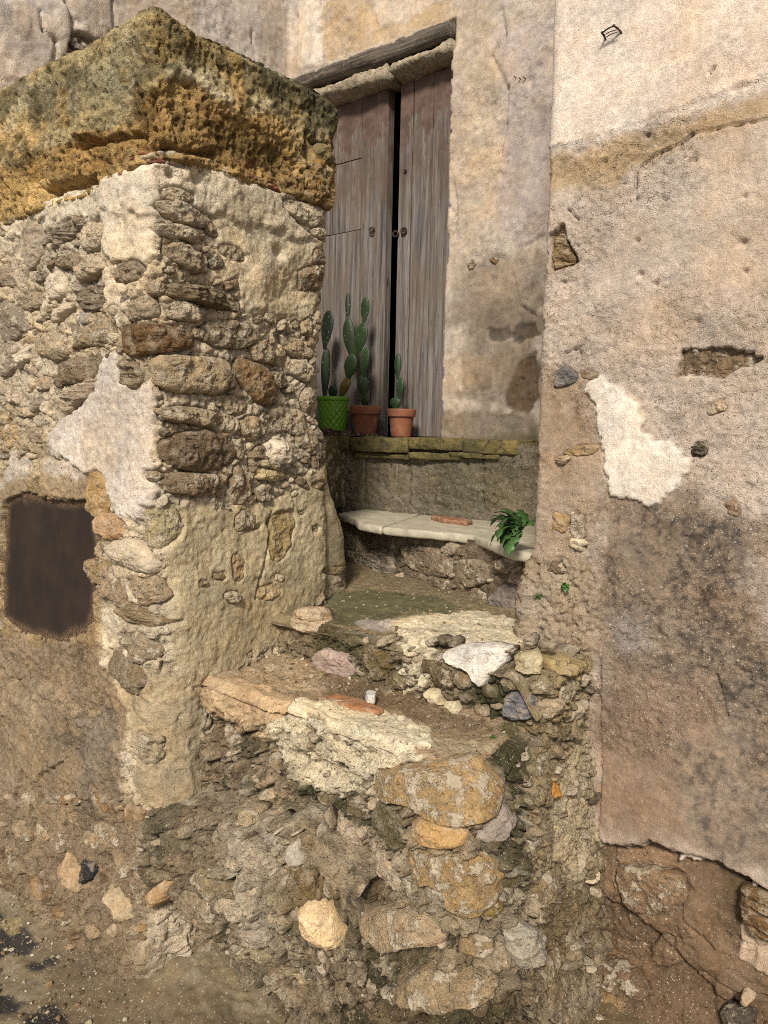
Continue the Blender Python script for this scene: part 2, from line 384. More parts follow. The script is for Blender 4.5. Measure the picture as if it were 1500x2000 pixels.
def build_stones():
    for surf, q, prot, col, kind, parent, name, sd, sink, flat, wild in STONES:
        if np.sum(q[:, 0]*np.roll(q[:, 1], -1) - np.roll(q[:, 0], -1)*q[:, 1]) < 0: q = q[::-1]
        c = q.mean(0); size = float(np.sqrt(max(1e-6, np.ptp(q[:, 0])*np.ptp(q[:, 1]))))
        n = int(np.clip(size*700, 14, 84)); R = int(np.clip(size*230, 5, 26)); r = random.Random(sd)
        cl = np.concatenate([q, q[:1]]); L = np.concatenate([[0], np.cumsum(np.linalg.norm(np.diff(cl, axis=0), axis=1))])
        t = np.linspace(0, L[-1], n, endpoint=False); o = np.stack([np.interp(t, L, cl[:, 0]), np.interp(t, L, cl[:, 1])], 1)
        th = np.linspace(0, 2*math.pi, n, endpoint=False)
        circ = np.stack([np.cos(th), np.sin(th), 0*th + sd*1.7], 1)
        o = c + (o - c)*(1 + wild*.13*vnoise(circ*1.7, sd) + wild*.07*vnoise(circ*4.1, sd+1) + .04*vnoise(circ*9, sd+2))[:, None]
        rs = np.concatenate([np.linspace(.06, 1, R)**.8, [1.0, .9]])
        rad = rs[:, None]*np.ones(n)
        S = c[0] + rad*(o[:, 0] - c[0]); Z = c[1] + rad*(o[:, 1] - c[1])
        P3 = surf.at(S, Z); off = np.float32(sd*3.17)
        prof = np.clip(1 - np.clip(rad, 0, 1)**(flat*2.3), 0, 1)**.5
        # broken faces: the lowest of a few tilted planes
        ds, dz = (S - c[0])/size, (Z - c[1])/size
        pl = np.full(S.shape, 1.0)
        for k in range(5):
            a = r.uniform(0, 6.283); sl = r.uniform(.35, 1.3); pl = np.minimum(pl, r.uniform(.95, 1.35) - sl*(math.cos(a)*ds + math.sin(a)*dz))
        h = prot*prof*np.clip(pl, .25, 1.2)
        amp = min(size, .10)
        h += prof**.5*amp*(.10*fbm(P3 + off, 2.2/size, 3, sd) + .11*terr(fbm(P3 + off, 4.5/size, 3, sd+3), 3.5, .07))
        rg = 1.0 if kind in ('stone', 'porous') else .8
        h += prof**.3*rg*(.0042*fbm(P3 + off, 48, 3, sd+5, .6) + .0032*(ridged(P3 + off, 60, 2, sd+6) - .3))
        if kind == 'strata':
            w = P3[..., 2] + .15*(S - c[0]) + .010*fbm(P3, 14, 2, sd)
            h += prof**.5*.006*terr(fbm(np.stack([S*4, w*75, 0*S], -1), 1.0, 3, sd, .6), 3, .12)*2
        if kind == 'porous': h -= .008*np.clip(fbm(P3 + off, 80, 2, sd), 0, 1)*prof**.4
        h = h - sink - .003; h[-2] = -.022 - sink; h[-1] = -.05 - sink
        if getattr(surf, 'cap_in', None) is not None: h[-2:] = np.maximum(h[-2:], -surf.cap_in)
        V = surf.at(S, Z, h).reshape(-1, 3)
        top = surf.at(np.array([c[0]]), np.array([c[1]]), np.array([h[0].mean()]))
        bot = surf.at(np.array([c[0]]), np.array([c[1]]), np.array([h[-1].mean()]))
        nr = len(rs); V = np.concatenate([V, top, bot]); T = []
        idx = np.arange(nr*n).reshape(nr, n); nx = np.roll(idx, -1, 1)
        a, b, c2, d = idx[:-1], nx[:-1], nx[1:], idx[1:]
        T.append(np.stack([a, d, c2], -1).reshape(-1, 3)); T.append(np.stack([a, c2, b], -1).reshape(-1, 3))
        T.append(np.stack([np.full(n, nr*n), idx[0], nx[0]], -1)); T.append(np.stack([np.full(n, nr*n+1), nx[-1], idx[-1]], -1))
        me = mesh_np(name, V, np.concatenate(T))
        obj(name, me, M[kind], PARTS[parent] if isinstance(parent, str) else parent, col)

# ================================================================== the large structure
class Flat:                                     # level surface: S is world X, Z is world Y
    cap_in = .03
    def __init__(s, z, shape=None): s.z = z; s.shape = shape or (lambda S, Z: np.zeros(np.shape(S))); s.outlines = []
    def at(s, S, Z, h=0): S = np.asarray(S, float); Z = np.asarray(Z, float); return np.stack([S, Z, s.z + s.shape(S, Z) + h + 0*S], -1)
    def pix(s, x, y):
        p = on_plane(x, y, 2, s.z)
        for _ in range(3): p = on_plane(x, y, 2, s.z + float(s.shape(np.array([p[0]]), np.array([p[1]]))[0]))
        return float(p[0]), float(p[1])
    poly = Surf.poly

def relief(P, rough, seed, big=.012, mid=.008, fine=.004, big_s=5, mid_s=15, fine_s=48):
    f = fbm(P, fine_s, 3, seed+2, .6); m = fbm(P, mid_s*1.6, 4, seed+1, .62)
    return big*fbm(P, big_s, 2, seed) + rough*(mid*.9*m + mid*.55*terr(fbm(P, mid_s*1.3, 3, seed+5, .6), 3.5, .07) + fine*1.25*f + fine*.9*(ridged(P, fine_s*1.3, 2, seed+7) - .35) - mid*.9*sst(.35, .8, fbm(P, mid_s*2.2, 2, seed+9)))

def drift(g, seed, amt=.16, tone=(1.06, 1.0, .9)):
    a = fbm(g.P0, 3.2, 3, seed); b = fbm(g.P0, 12, 3, seed+4); c = fbm(g.P0, 45, 2, seed+6)
    g.c *= (1 + amt*a + amt*.9*b + amt*.7*c + amt*.8*fbm(g.P0, 120, 2, seed+8))[..., None]
    k = np.clip(fbm(g.P0, 6, 2, seed+9)*1.4, 0, 1)[..., None]; g.c *= (1 - k) + k*np.array(tone)

# ---- ground
gx = rng_lines((-3.8, -2.75, .03), (-2.75, -.2, .009), (-.2, 1.4, .03)); gy = rng_lines((-2.0, .2, .05), (.2, 2.0, .009))
def ground_shape(S, Z):
    return .085*sst(.95, 1.28, Z)*sst(-1.2, -1.7, S) + .10*sst(1.15, 1.8, Z)*sst(-1.3, -.7, S) + .02*sst(-1.0, -2.6, S)*0
GF = Flat(0.0, ground_shape)
G = Grid(GF, gx, gy, C(142, 126, 98))
drift(G, 301, .14)
G.h = .010*fbm(G.P0, 7, 3, 300) + .006*fbm(G.P0, 40, 3, 303) + .004*terr(fbm(G.P0, 22, 3, 305), 3, .1)
G.paint([(0, 1700), (250, 1930), (420, 2100), (300, 2300), (-200, 2100), (-200, 1800)], C(140, 126, 98), .05, .05, .6)
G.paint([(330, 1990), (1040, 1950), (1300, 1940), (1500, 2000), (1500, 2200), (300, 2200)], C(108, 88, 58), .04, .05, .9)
G.paint([(60, 1790), (250, 1880), (420, 1960), (620, 2060), (500, 2200), (150, 2080), (60, 1900)], C(112, 94, 68), .05, .06, .85)
mz_ = sst(.05, .4, fbm(G.P0, 9, 4, 310, .6))[..., None]*.5; G.c = G.c*(1 - mz_) + C(104, 90, 66)*mz_
ck, ci = chunks(G.P0, 38, 312, .006, .004); G.h += ck*sst(-.1, .3, fbm(G.P0, 4, 2, 313)) + .004*fbm(G.P0, 90, 2, 314)
tar = C(44, 42, 42)
for pl in ([(-40, 1780), (10, 1778), (25, 1800), (60, 1822), (75, 1850), (50, 1866), (15, 1872), (-40, 1880)], [(-40, 1930), (20, 1950), (42, 1965), (20, 1980), (-40, 1990)],
           [(50, 1985), (90, 1975), (125, 1990), (120, 2040), (40, 2040)], [(90, 1868), (118, 1860), (110, 1882), (75, 1896), (50, 1892)]):
    G.paint(pl, tar, .008, .03, .93, lift=.002)
G.paint([(20, 1790), (40, 1800), (30, 1825), (5, 1820), (0, 1795)], C(150, 132, 90), .006, .02, .9)
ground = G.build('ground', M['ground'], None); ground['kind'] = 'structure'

# ---- stone pier beside the stairs
PIER = thing('stone_pier', 'rubble stone pier with crumbling plaster and a thick ochre cap beside the stairs', 'wall', (-2.3, 1.5, 0))
SC1 = 1.89; SC2 = 1.89 + .66
def pier_shape(S, Z):
    fac = 1 - sst(SC1 - .06, SC1 + .02, S)
    b = fac*(.085*sst(.42, .02, Z) + .014*sst(1.0, .75, Z)*sst(.9, 1.75, S))
    rf = sst(SC1 - .02, SC1 + .06, S)*(1 - sst(SC2 - .05, SC2 + .02, S))
    b = b + rf*(.02*sst(1.45, 1.0, Z) + .02*sst(1.0, .84, Z)) - rf*.03*sst(.5, .75, (S - SC1)/.66)*sst(1.5, 1.65, Z)*sst(2.1, 1.95, Z)
    return b + sst(SC2 - .03, SC2 + .02, S)*(.04*sst(1.62, 1.5, Z) + .11*sst(1.42, 1.16, Z) + .03*sst(1.15, .95, Z))
PF = Surf([(-3.6, 1.20), (-1.71, 1.20), (-1.71, 1.86), (-2.5, 1.86)], [.05, .06], pier_shape); PF.ext = (0, -1.71, lambda q: SC1 + q[1] - 1.20)
G1 = Grid(PF, rng_lines((0, .85, .03), (.85, SC2 + .12, .0042), (SC2 + .12, PF.len, .04)), rng_lines((-.1, .05, .02), (.05, 2.30, .0042)), C(208, 189, 158))
# ---- plaster layers on the pier
pale, pinkp = C(226, 208, 180), C(216, 200, 182)
G1.paint([(-110, 400), (0, 420), (120, 380), (205, 350), (300, 330), (420, 340), (640, 400), (645, 470), (600, 470), (420, 420), (300, 420), (205, 420), (100, 440), (0, 480), (-110, 560)], C(224, 206, 174), .01, .025, .95, .010, .55)
G1.paint([(205, 360), (300, 330), (312, 400), (300, 470), (312, 500), (270, 530), (215, 500), (200, 430)], pale, .003, .018, 1, .010, .3, vary=.15, wob2=.008)
G1.paint([(200, 520), (240, 530), (250, 590), (235, 640), (215, 610), (205, 560)], pale, .004, .014, 1, .007, .5)
G1.paint([(100, 845), (150, 800), (190, 760), (205, 690), (232, 690), (250, 750), (262, 770), (295, 745), (308, 790), (300, 880), (310, 960), (290, 1010), (240, 1010), (215, 960), (180, 930), (150, 905), (110, 890)], pinkp, .004, .014, 1, .012, .3, vary=.15, wob2=.008)
G1.paint([(85, 900), (170, 905), (185, 960), (175, 985), (80, 960)], C(200, 182, 160), .006, .012, .9, .006, .6)
G1.paint([(430, 350), (560, 380), (640, 420), (635, 560), (600, 620), (490, 600), (470, 560), (400, 545), (425, 480), (410, 420)], C(216, 197, 162), .008, .02, .95, .006, .42)
G1.paint([(480, 600), (600, 590), (600, 640), (500, 640)], C(200, 184, 152), .01, .02, .9, .004, .5)
G1.paint([(330, 985), (420, 990), (520, 985), (640, 900), (660, 1000), (655, 1120), (600, 1180), (560, 1250), (470, 1300), (380, 1330), (330, 1290), (325, 1180)], C(194, 176, 138), .012, .02, .95, .006, .38)
G1.paint([(480, 1140), (600, 1100), (640, 1160), (560, 1260), (440, 1310), (400, 1290)], C(170, 150, 112), .03, .03, .7)
G1.paint([(200, 1190), (235, 1200), (245, 1260), (200, 1270)], C(220, 204, 176), .004, .012, 1, .006, .5)
G1.paint([(195, 1330), (240, 1330), (300, 1385), (330, 1330), (345, 1390), (320, 1470), (260, 1470), (240, 1400)], C(200, 180, 146), .006, .014, .9, .006, .6)
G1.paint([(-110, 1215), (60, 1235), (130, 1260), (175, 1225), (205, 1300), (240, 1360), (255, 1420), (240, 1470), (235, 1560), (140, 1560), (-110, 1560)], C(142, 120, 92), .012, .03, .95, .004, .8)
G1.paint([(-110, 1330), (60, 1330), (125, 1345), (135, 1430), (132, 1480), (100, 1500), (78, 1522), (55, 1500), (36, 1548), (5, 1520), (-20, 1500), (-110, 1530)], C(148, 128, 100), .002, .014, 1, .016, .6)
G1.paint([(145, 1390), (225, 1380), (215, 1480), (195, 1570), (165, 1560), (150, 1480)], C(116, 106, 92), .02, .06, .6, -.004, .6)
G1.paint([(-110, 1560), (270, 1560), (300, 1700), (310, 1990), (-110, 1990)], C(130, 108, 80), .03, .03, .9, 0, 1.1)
G1.paint([(0, 800), (95, 850), (90, 960), (0, 960)], C(192, 168, 128), .015, .03, .8)
G1.paint([(-10, 1010), (0, 960), (30, 880), (60, 900), (50, 960), (20, 1010)], C(196, 186, 170), .006, .02, .7, .004, .5)
G1.paint([(20, 940), (110, 925), (200, 940), (200, 1010), (195, 1200), (180, 1260), (60, 1260), (0, 1235), (-20, 1000)], C(158, 132, 92), .012, .02, .8)
G1.paint([(255, 1340), (330, 1300), (400, 1310), (395, 1560), (270, 1570)], C(176, 157, 124), .015, .03, .9, .002, .5)
drift(G1, 21, .15)
# field stones of the pier, traced
sg, sb, sw, st_, so_ = C(150, 132, 112), C(134, 111, 82), C(216, 198, 170), C(186, 162, 126), C(164, 124, 66)
S_ = lambda *a, **k: stone(PF, *a, parent=PIER, **k)
for spec, col, prot, kind in [
    ((63, 479, 56, 89, -8), sg, .016, 'clean'), ((126, 456, 66, 45, -8), C(128, 112, 94), .02, 'strata'), ((183, 462, 46, 60, 0), C(206, 182, 148), .02, 'stone'),
    ((133, 510, 50, 36, 5), C(132, 110, 84), .024, 'stone'), ((178, 526, 56, 40, -10), C(196, 172, 138), .028, 'stone'), ((42, 521, 30, 92, 8), C(206, 184, 150), .018, 'stone'),
    ((12, 540, 46, 46, 0), C(144, 122, 98), .02, 'stone'), ((112, 561, 42, 56, -20), sw, .026, 'clean'), ((180, 582, 56, 52, 0), C(108, 92, 72), .012, 'strata'),
    ((128, 610, 42, 30, -22), C(206, 186, 156), .03, 'clean'), ((163, 622, 14, 26, 0), C(120, 120, 126), .014, 'clean'), ((20, 628, 76, 76, 10), C(132, 116, 100), .024, 'stone'),
    ((66, 590, 44, 34, 0), C(150, 128, 98), .02, 'stone'), ((186, 652, 82, 48, -10), C(154, 132, 98), .022, 'stone'), ((104, 676, 64, 54, 8), st_, .026, 'stone'), ((50, 697, 34, 28, -25), C(210, 196, 170), .03, 'clean'),
    ((12, 702, 46, 64, 0), C(146, 128, 110), .02, 'stone'), ((150, 722, 96, 48, -6), C(132, 110, 80), .02, 'porous'), ((92, 750, 40, 28, 0), C(166, 140, 104), .022, 'stone'),
    ((152, 778, 66, 40, -22), C(194, 168, 138), .03, 'strata'), ((34, 772, 36, 32, 0), C(204, 184, 158), .022, 'stone'), ((53, 806, 40, 20, 0), C(196, 172, 136), .024, 'stone'), ((10, 772, 30, 40, 0), C(200, 180, 150), .02, 'stone'),
    ((253, 727, 40, 58, 10), C(124, 102, 72), .018, 'strata'), ((277, 603, 60, 50, 0), C(152, 132, 104), .024, 'stone'), ((252, 532, 62, 48, 0), C(146, 122, 94), .014, 'porous'), ((18, 850, 46, 42, 0), C(190, 156, 104), .012, 'stone'),
    ((292, 640, 30, 22, 0), C(170, 150, 118), .02, 'stone'), ((72, 850, 36, 30, 0), C(150, 128, 98), .014, 'stone'),
    # quoins and stones of the face towards the stairs
    ((359, 420, 108, 44, 4), C(172, 150, 120), .03, 'stone'), ((352, 455, 92, 32, 0), C(196, 176, 144), .026, 'stone'), ((366, 503, 88, 46, 6), C(152, 130, 98), .028, 'stone'),
    ((452, 494, 48, 32, 0), C(160, 138, 106), .006, 'stone'), ((357, 608, 82, 38, 4), C(196, 176, 146), .03, 'stone'), ((305, 565, 36, 30, 0), C(160, 138, 108), .022, 'stone'), ((345, 382, 60, 30, 0), C(190, 170, 138), .02, 'stone'),
    ((543, 742, 36, 34, 0), C(160, 140, 112), .02, 'stone'), ((588, 722, 58, 40, 10), C(196, 176, 142), .026, 'stone'), ((575, 680, 60, 36, 15), C(176, 152, 112), .02, 'stone'), ((560, 822, 76, 60, 0), C(168, 148, 118), .02, 'stone'),
    ((490, 836, 50, 50, 0), C(150, 126, 90), .026, 'stone'), ((369, 812, 112, 38, 4), C(170, 146, 110), .03, 'stone'), ((467, 948, 48, 76, 22), C(130, 106, 78), .026, 'stone'),
    ((505, 895, 40, 50, -35), C(132, 112, 82), .02, 'strata'), ((521, 926, 58, 26, 4), C(194, 170, 116), .026, 'clean'), ((513, 962, 30, 36, 0), C(112, 92, 64), .02, 'stone'), ((520, 908, 50, 18, 12), C(186, 168, 130), .03, 'strata'),
    ((607, 545, 48, 56, 0), C(134, 104, 72), .022, 'stone'), ((624, 502, 26, 30, 0), C(140, 112, 80), .018, 'stone'), ((520, 690, 54, 40, 0), C(166, 142, 106), .016, 'stone'), ((455, 790, 60, 40, 0), C(176, 154, 120), .014, 'stone'),
    ((600, 640, 40, 36, 0), C(176, 152, 110), .016, 'stone'), ((600, 780, 40, 50, 0), C(172, 152, 118), .022, 'stone'), ((622, 700, 26, 44, 0), C(180, 160, 124), .02, 'stone'), ((600, 860, 40, 44, 0), C(160, 138, 104), .016, 'stone'),
    ((214, 1026, 58, 54, 0), C(170, 128, 84), .022, 'clean'), ((192, 1118, 44, 54, 0), C(154, 124, 74), .014, 'stone'), ((222, 1150, 66, 50, 10), C(152, 122, 90), .024, 'stone'), ((286, 1152, 68, 58, 0), C(162, 136, 102), .022, 'stone'),
    ((264, 1198, 110, 40, 4), C(124, 98, 58), .02, 'strata'), ((272, 1262, 78, 58, 0), C(144, 122, 92), .024, 'stone'), ((249, 1312, 72, 58, 18), C(116, 96, 66), .02, 'porous'), ((314, 1028, 74, 88, 0), C(168, 152, 108), .006, 'stone'),
    ((478, 1018, 38, 42, 0), C(160, 140, 104), .014, 'stone'), ((464, 1108, 26, 54, 8), C(132, 106, 68), .006, 'clean'), ((455, 1166, 38, 22, 10), C(218, 202, 168), .02, 'strata'), ((524, 1157, 46, 30, 0), C(172, 140, 84), .008, 'clean'),
    ((300, 930, 30, 24, 0), C(150, 126, 92), .02, 'stone'), ((290, 1460, 48, 62, 0), C(174, 154, 118), .02, 'stone'), ((232, 1085, 60, 36, 10), C(206, 188, 162), .018, 'stone'),
    ((82, 1624, 30, 36, 0), C(172, 132, 76), .014, 'stone'), ((140, 1708, 50, 60, 20), C(168, 132, 86), .024, 'clean'), ((171, 1700, 28, 54, -12), C(44, 42, 42), .02, 'clean'), ((233, 1764, 62, 50, 10), C(178, 152, 112), .022, 'clean'),
    ((208, 1629, 50, 46, 0), C(150, 120, 84), .018, 'stone'), ((40, 1620, 44, 40, 0), C(146, 118, 84), .014, 'stone'), ((30, 1690, 40, 30, 0), C(128, 104, 74), .014, 'stone'), ((110, 1640, 34, 46, 30), C(128, 102, 72), .012, 'stone'), ((240, 1690, 44, 40, 0), C(138, 112, 78), .016, 'stone'), ((180, 1640, 30, 30, 0), C(140, 112, 78), .012, 'stone')]:
    S_(spec, np.clip(col*1.12, 0, .8)*.72 + C(200, 178, 144)*.28 if col.max() > .06 else col, prot, kind)
for spec, col, prot, kind, fl in [
    ([(240, 645), (262, 632), (310, 632), (360, 640), (382, 655), (375, 678), (330, 690), (270, 702), (242, 690)], C(122, 84, 40), .034, 'porous', 3),
    ([(392, 628), (440, 624), (495, 634), (500, 672), (462, 686), (396, 674)], C(144, 126, 98), .016, 'stone', 4),
    ([(312, 556), (340, 551), (400, 562), (466, 578), (466, 612), (430, 604), (380, 592), (330, 584), (312, 574)], C(120, 100, 70), .045, 'strata', 3),
    ([(285, 705), (330, 690), (400, 695), (440, 700), (452, 740), (440, 770), (380, 772), (320, 764), (290, 740)], C(192, 166, 124), .034, 'stone', 2.6),
    ([(408, 700), (430, 695), (450, 720), (452, 760), (436, 772), (410, 740)], C(74, 54, 34), .040, 'clean', 2.5),
    ([(452, 708), (470, 696), (520, 720), (536, 760), (528, 795), (500, 790), (470, 760), (455, 735)], C(142, 108, 64), .032, 'porous', 2.4),
    ([(310, 862), (345, 845), (400, 835), (450, 850), (470, 885), (440, 915), (380, 925), (325, 915), (308, 890)], C(126, 102, 74), .034, 'porous', 2.6),
    ([(302, 938), (340, 920), (400, 922), (440, 930), (436, 955), (400, 972), (340, 966), (310, 955)], C(132, 108, 78), .036, 'stone', 2.6),
    ([(506, 872), (530, 856), (556, 862), (568, 882), (558, 905), (530, 908), (508, 890)], C(226, 208, 178), .04, 'clean', 2.2),
    ([(545, 385), (585, 392), (632, 405), (630, 440), (605, 448), (575, 430), (548, 410)], C(214, 194, 160), .022, 'stone', 2.8),
    ([(600, 445), (632, 445), (630, 470), (612, 465)], C(206, 186, 150), .018, 'stone', 2.8),
    ([(172, 925), (195, 916), (215, 935), (216, 985), (200, 1020), (170, 1005), (168, 960)], C(176, 140, 82), .016, 'clean', 3.5),
    ([(532, 1000), (560, 994), (576, 1000), (568, 1060), (555, 1095), (530, 1098), (524, 1060)], C(156, 130, 76), .008, 'clean', 4),
    ([(212, 1060), (250, 1048), (285, 1055), (322, 1105), (312, 1120), (270, 1118), (235, 1095), (215, 1085)], C(210, 190, 160), .034, 'clean', 2.2),
    ([(150, 90), (180, 95), (185, 110), (150, 108)], C(120, 100, 80), .01, 'stone', 3)][:-1]:
    S_(spec, col*.86 + C(196, 172, 136)*.14, prot, kind, flat=fl)
# red tile slips bedded under the cap
for x, y, w, h, r in ((305, 317, 34, 9, -8), (268, 310, 26, 10, -25), (492, 350, 38, 9, 16), (532, 369, 28, 8, 16), (620, 398, 26, 8, 14), (600, 385, 16, 6, 14)):
    S_((x, y, w, h, r), C(146, 84, 58), .020, 'clean', name='tile_slip', flat=4)
# smaller rubble packed between the traced stones
def scatter(surf, x0, x1, y0, y1, n, w0, w1, cols, parent, seed, prot=(.008, .022), avoid=(), tries=30, gap=.004):
    r = random.Random(seed); k = 0
    for _ in range(n*tries):
        if k >= n: break
        x, y = r.uniform(x0, x1), r.uniform(y0, y1); p = surf.pix(x, y)
        if p is None: continue
        w = r.uniform(w0, w1)*(1 if r.random() < .7 else 1.5)
        if any(inside_px(x, y, a) for a in avoid): continue
        e = outline_from(surf, (x, y, w, w*r.uniform(.55, 1.0), r.uniform(-35, 35)), seed*1000 + _)
        if e is None: continue
        R = np.ptp(e, axis=0).max()/2
        if any(np.linalg.norm(o.mean(0) - e.mean(0)) < (np.ptp(o, axis=0).mean()/2 + R)*.86 + gap for o in surf.outlines): continue
        cc = np.array(r.choice(cols))*r.uniform(.8, 1.15)
        stone(surf, e, cc, r.uniform(*prot), r.choice(['stone', 'stone', 'clean', 'strata', 'porous']), parent); k += 1
def inside_px(x, y, pl):
    c = False; n = len(pl)
    for i in range(n):
        (ax, ay), (bx, by) = pl[i], pl[(i+1) % n]
        if (ay > y) != (by > y) and x < (bx - ax)*(y - ay)/(by - ay) + ax: c = not c
    return c
rub = [C(170, 148, 118), C(196, 174, 142), C(150, 128, 100), C(204, 184, 152), C(168, 140, 100), C(160, 142, 120)]
no_pier = [[(195, 340), (315, 320), (320, 540), (195, 600)], [(80, 780), (190, 700), (310, 700), (320, 1010), (60, 1010)], [(0, 920), (185, 920), (185, 1270), (0, 1270)], [(0, 1250), (250, 1250), (250, 1560), (0, 1560)], [(400, 380), (640, 380), (640, 620), (470, 620)], [(320, 980), (660, 960), (660, 1300), (320, 1330)]]
scatter(PF, 0, 300, 430, 900, 46, 14, 32, rub, PIER, 51, avoid=no_pier)
scatter(PF, 310, 625, 430, 1000, 40, 14, 32, rub, PIER, 52, avoid=no_pier)
scatter(PF, 0, 290, 1560, 1850, 34, 10, 26, [C(140, 112, 78), C(160, 128, 86), C(122, 98, 70), C(176, 150, 112)], PIER, 53)
scatter(PF, 330, 640, 990, 1300, 10, 8, 18, [C(190, 172, 136), C(150, 128, 92)], PIER, 54, prot=(.004, .010))
# ---- pier mortar relief
hp = PF.poly([(6, 1000), (14, 972), (60, 962), (110, 978), (168, 976), (184, 996), (182, 1100), (176, 1200), (164, 1234), (110, 1250), (40, 1236), (2, 1205)])
w, m, d = G1.mask(hp, .0018, .010, .005)
G1.h += relief(G1.P0, G1.rough, 31, .014, .011, .0055)
ck, ci = chunks(G1.P0, 22, 600, .010, .008); zone = sst(.85, 1.0, G1.rough); G1.h += zone*ck; G1.c *= (1 + zone*.28*(ci - .5))[..., None]
tt = fbm(G1.P0, 18, 3, 77); G1.h += .008*terr(tt, 3.2, .07)*np.clip(G1.rough, .5, 1)
G1.h[w] = G1.h[w]*(1 - m) - .060*m
fl = (1 - sst(SC1 - .12, SC1 - .04, G1.S))*sst(.50, .58, G1.Z)*sst(1.02, .94, G1.Z); nf = fbm(G1.P0, 10, 4, 830, .6, stretch=(1, 1, .7)); G1.h += fl*(.018*terr(nf, 3, .05) + .006*fbm(G1.P0, 34, 3, 831)); G1.c *= (1 + fl*.5*(terr(nf, 3, .05)))[..., None]
G1.seat(.010, .006)
for cr in ([(655, 900), (660, 950), (652, 1000), (656, 1060)], [(548, 395), (575, 430), (612, 462), (634, 475)], [(530, 1000), (524, 1060), (510, 1130), (500, 1170)], [(132, 1340), (136, 1420), (128, 1500)], [(245, 380), (248, 440)], [(310, 1240), (318, 1300), (312, 1320)]): G1.crack(cr, .004, .014)
for hx, hy, hr in ((530, 1022, 12), (545, 492, 14), (500, 893, 10), (318, 932, 9), (508, 1155, 8), (330, 340, 10), (382, 350, 12), (292, 602, 8), (302, 588, 9)):
    p = PF.pix(hx, hy); rr = hr*.0013; dd = np.hypot(G1.S - p[0], G1.Z - p[1]); G1.h -= .03*np.exp(-(dd/rr)**2)
bzp = PF.poly([(-60, 460), (0, 432), (90, 396), (180, 362), (230, 335), (284, 308), (330, 296), (400, 312), (480, 342), (560, 368), (600, 380), (640, 392)])
q_ = np.argsort(bzp[:, 0]); G1.h -= .09*sst(-.004, .014, G1.Z - np.interp(G1.S, bzp[q_, 0], bzp[q_, 1]) + .012*G1.wob)
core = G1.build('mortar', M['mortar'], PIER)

# ---- rusty hatch in the pier
mr, t, b = nt('rusty_sheet'); tc = nd(t, 'ShaderNodeTexCoord').outputs['Object']
nA = noise(t, tc, 9, 6, .6); nB = noise(t, scaled(t, tc, (60, 60, 8)), 1.0, 4, .6); at = nd(t, 'ShaderNodeAttribute', attribute_name='Col').outputs['Color']
c = mixc(t, mrange(t, nA, .35, .65, 0, 1), C(36, 25, 18), C(54, 37, 25)); c = mixc(t, mrange(t, nB, .5, .75, 0, .22), c, C(78, 54, 36))
ed = nd(t, 'ShaderNodeSeparateColor'); lk(t, at, ed.inputs[0]); sp = mrange(t, noise(t, tc, 230, 4, .7), .46, .52, 0, 1)
c = mixc(t, mth(t, 'MULTIPLY', ed.outputs[0], sp), c, C(128, 98, 68))
lk(t, c, b.inputs['Base Color']); b.inputs['Roughness'].default_value = .72; b.inputs['Metallic'].default_value = .15; bump(t, b, nB, .4, .003)
hs_ = np.linspace(hp[:, 0].min() - .02, hp[:, 0].max() - .014, 70); hz_ = np.linspace(hp[:, 1].min() - .02, hp[:, 1].max() + .02, 90)
HS, HZ = np.meshgrid(hs_, hz_, indexing='ij'); hd = sd_poly(HS, HZ, hp*1.0)
HP = PF.at(HS, HZ, -.012 + .004*fbm(PF.at(HS, HZ), 6, 2, 90))
ix = np.arange(HS.size).reshape(HS.shape); Q = np.stack([ix[:-1, :-1], ix[1:, :-1], ix[1:, 1:], ix[:-1, 1:]], -1)
ins = hd < .016; kp = ins[:-1, :-1] & ins[1:, :-1] & ins[1:, 1:] & ins[:-1, 1:]
edge = sst(-.034, .0, hd + .016*fbm(HP, 24, 3, 91)) + .0*HS
hat = obj('rusty_hatch', mesh_np('rusty_hatch', HP.reshape(-1, 3), Q[kp].reshape(-1, 4), np.repeat(edge.reshape(-1, 1), 3, 1)), mr, PIER); hat['label'] = 'dark rusty metal hatch'
sm = hat.modifiers.new('thick', 'SOLIDIFY'); sm.thickness = .004; sm.offset = -1

# ---- the cap course
def cap_shape(S, Z):
    top = sst(2.55, 2.60, Z)
    return -.045*top**2
CF = Surf([(-3.6, 1.185), (-1.695, 1.185), (-1.695, 1.885), (-2.6, 1.885)], [.07, .06], cap_shape); CF.ext = (0, -1.695, lambda q: 1.905 + q[1] - 1.185)
CL = rng_lines((0, .85, .03), (.85, 2.72, .0042), (2.72, CF.len, .05)); CZ = rng_lines((2.17, 2.605, .0042))
G2 = Grid(CF, CL, CZ, C(186, 152, 94))
wl = fbm(G2.P0, 7, 3, 61)
G2.paint([(-110, 100), (0, 60), (300, -160), (345, -170), (420, -140), (760, 60), (760, 260), (655, 260), (640, 290), (590, 240), (520, 210), (470, 240), (430, 200), (370, 150), (325, 130), (310, 170), (270, 200), (250, 240), (180, 255), (150, 270), (100, 300), (40, 330), (0, 330), (-110, 420)], C(162, 144, 102), .004, .018, 1, .004, .6)
lowb = C(190, 144, 62)
G2.paint([(60, 300), (150, 262), (260, 245), (285, 290), (200, 335), (110, 350), (60, 360), (30, 330)], C(164, 126, 66), .01, .02, .8, 0, 1.5, vary=.5)
G2.paint([(-110, 380), (0, 350), (90, 350), (180, 370), (240, 340), (280, 310), (200, 380), (0, 440), (-110, 520)], C(200, 164, 100), .01, .02, .9)
G2.paint([(300, 30), (350, 15), (450, 60), (520, 100), (520, 160), (450, 150), (380, 120), (310, 125), (280, 90)], C(140, 116, 64), .012, .03, .8, -.004, .9, vary=.3)
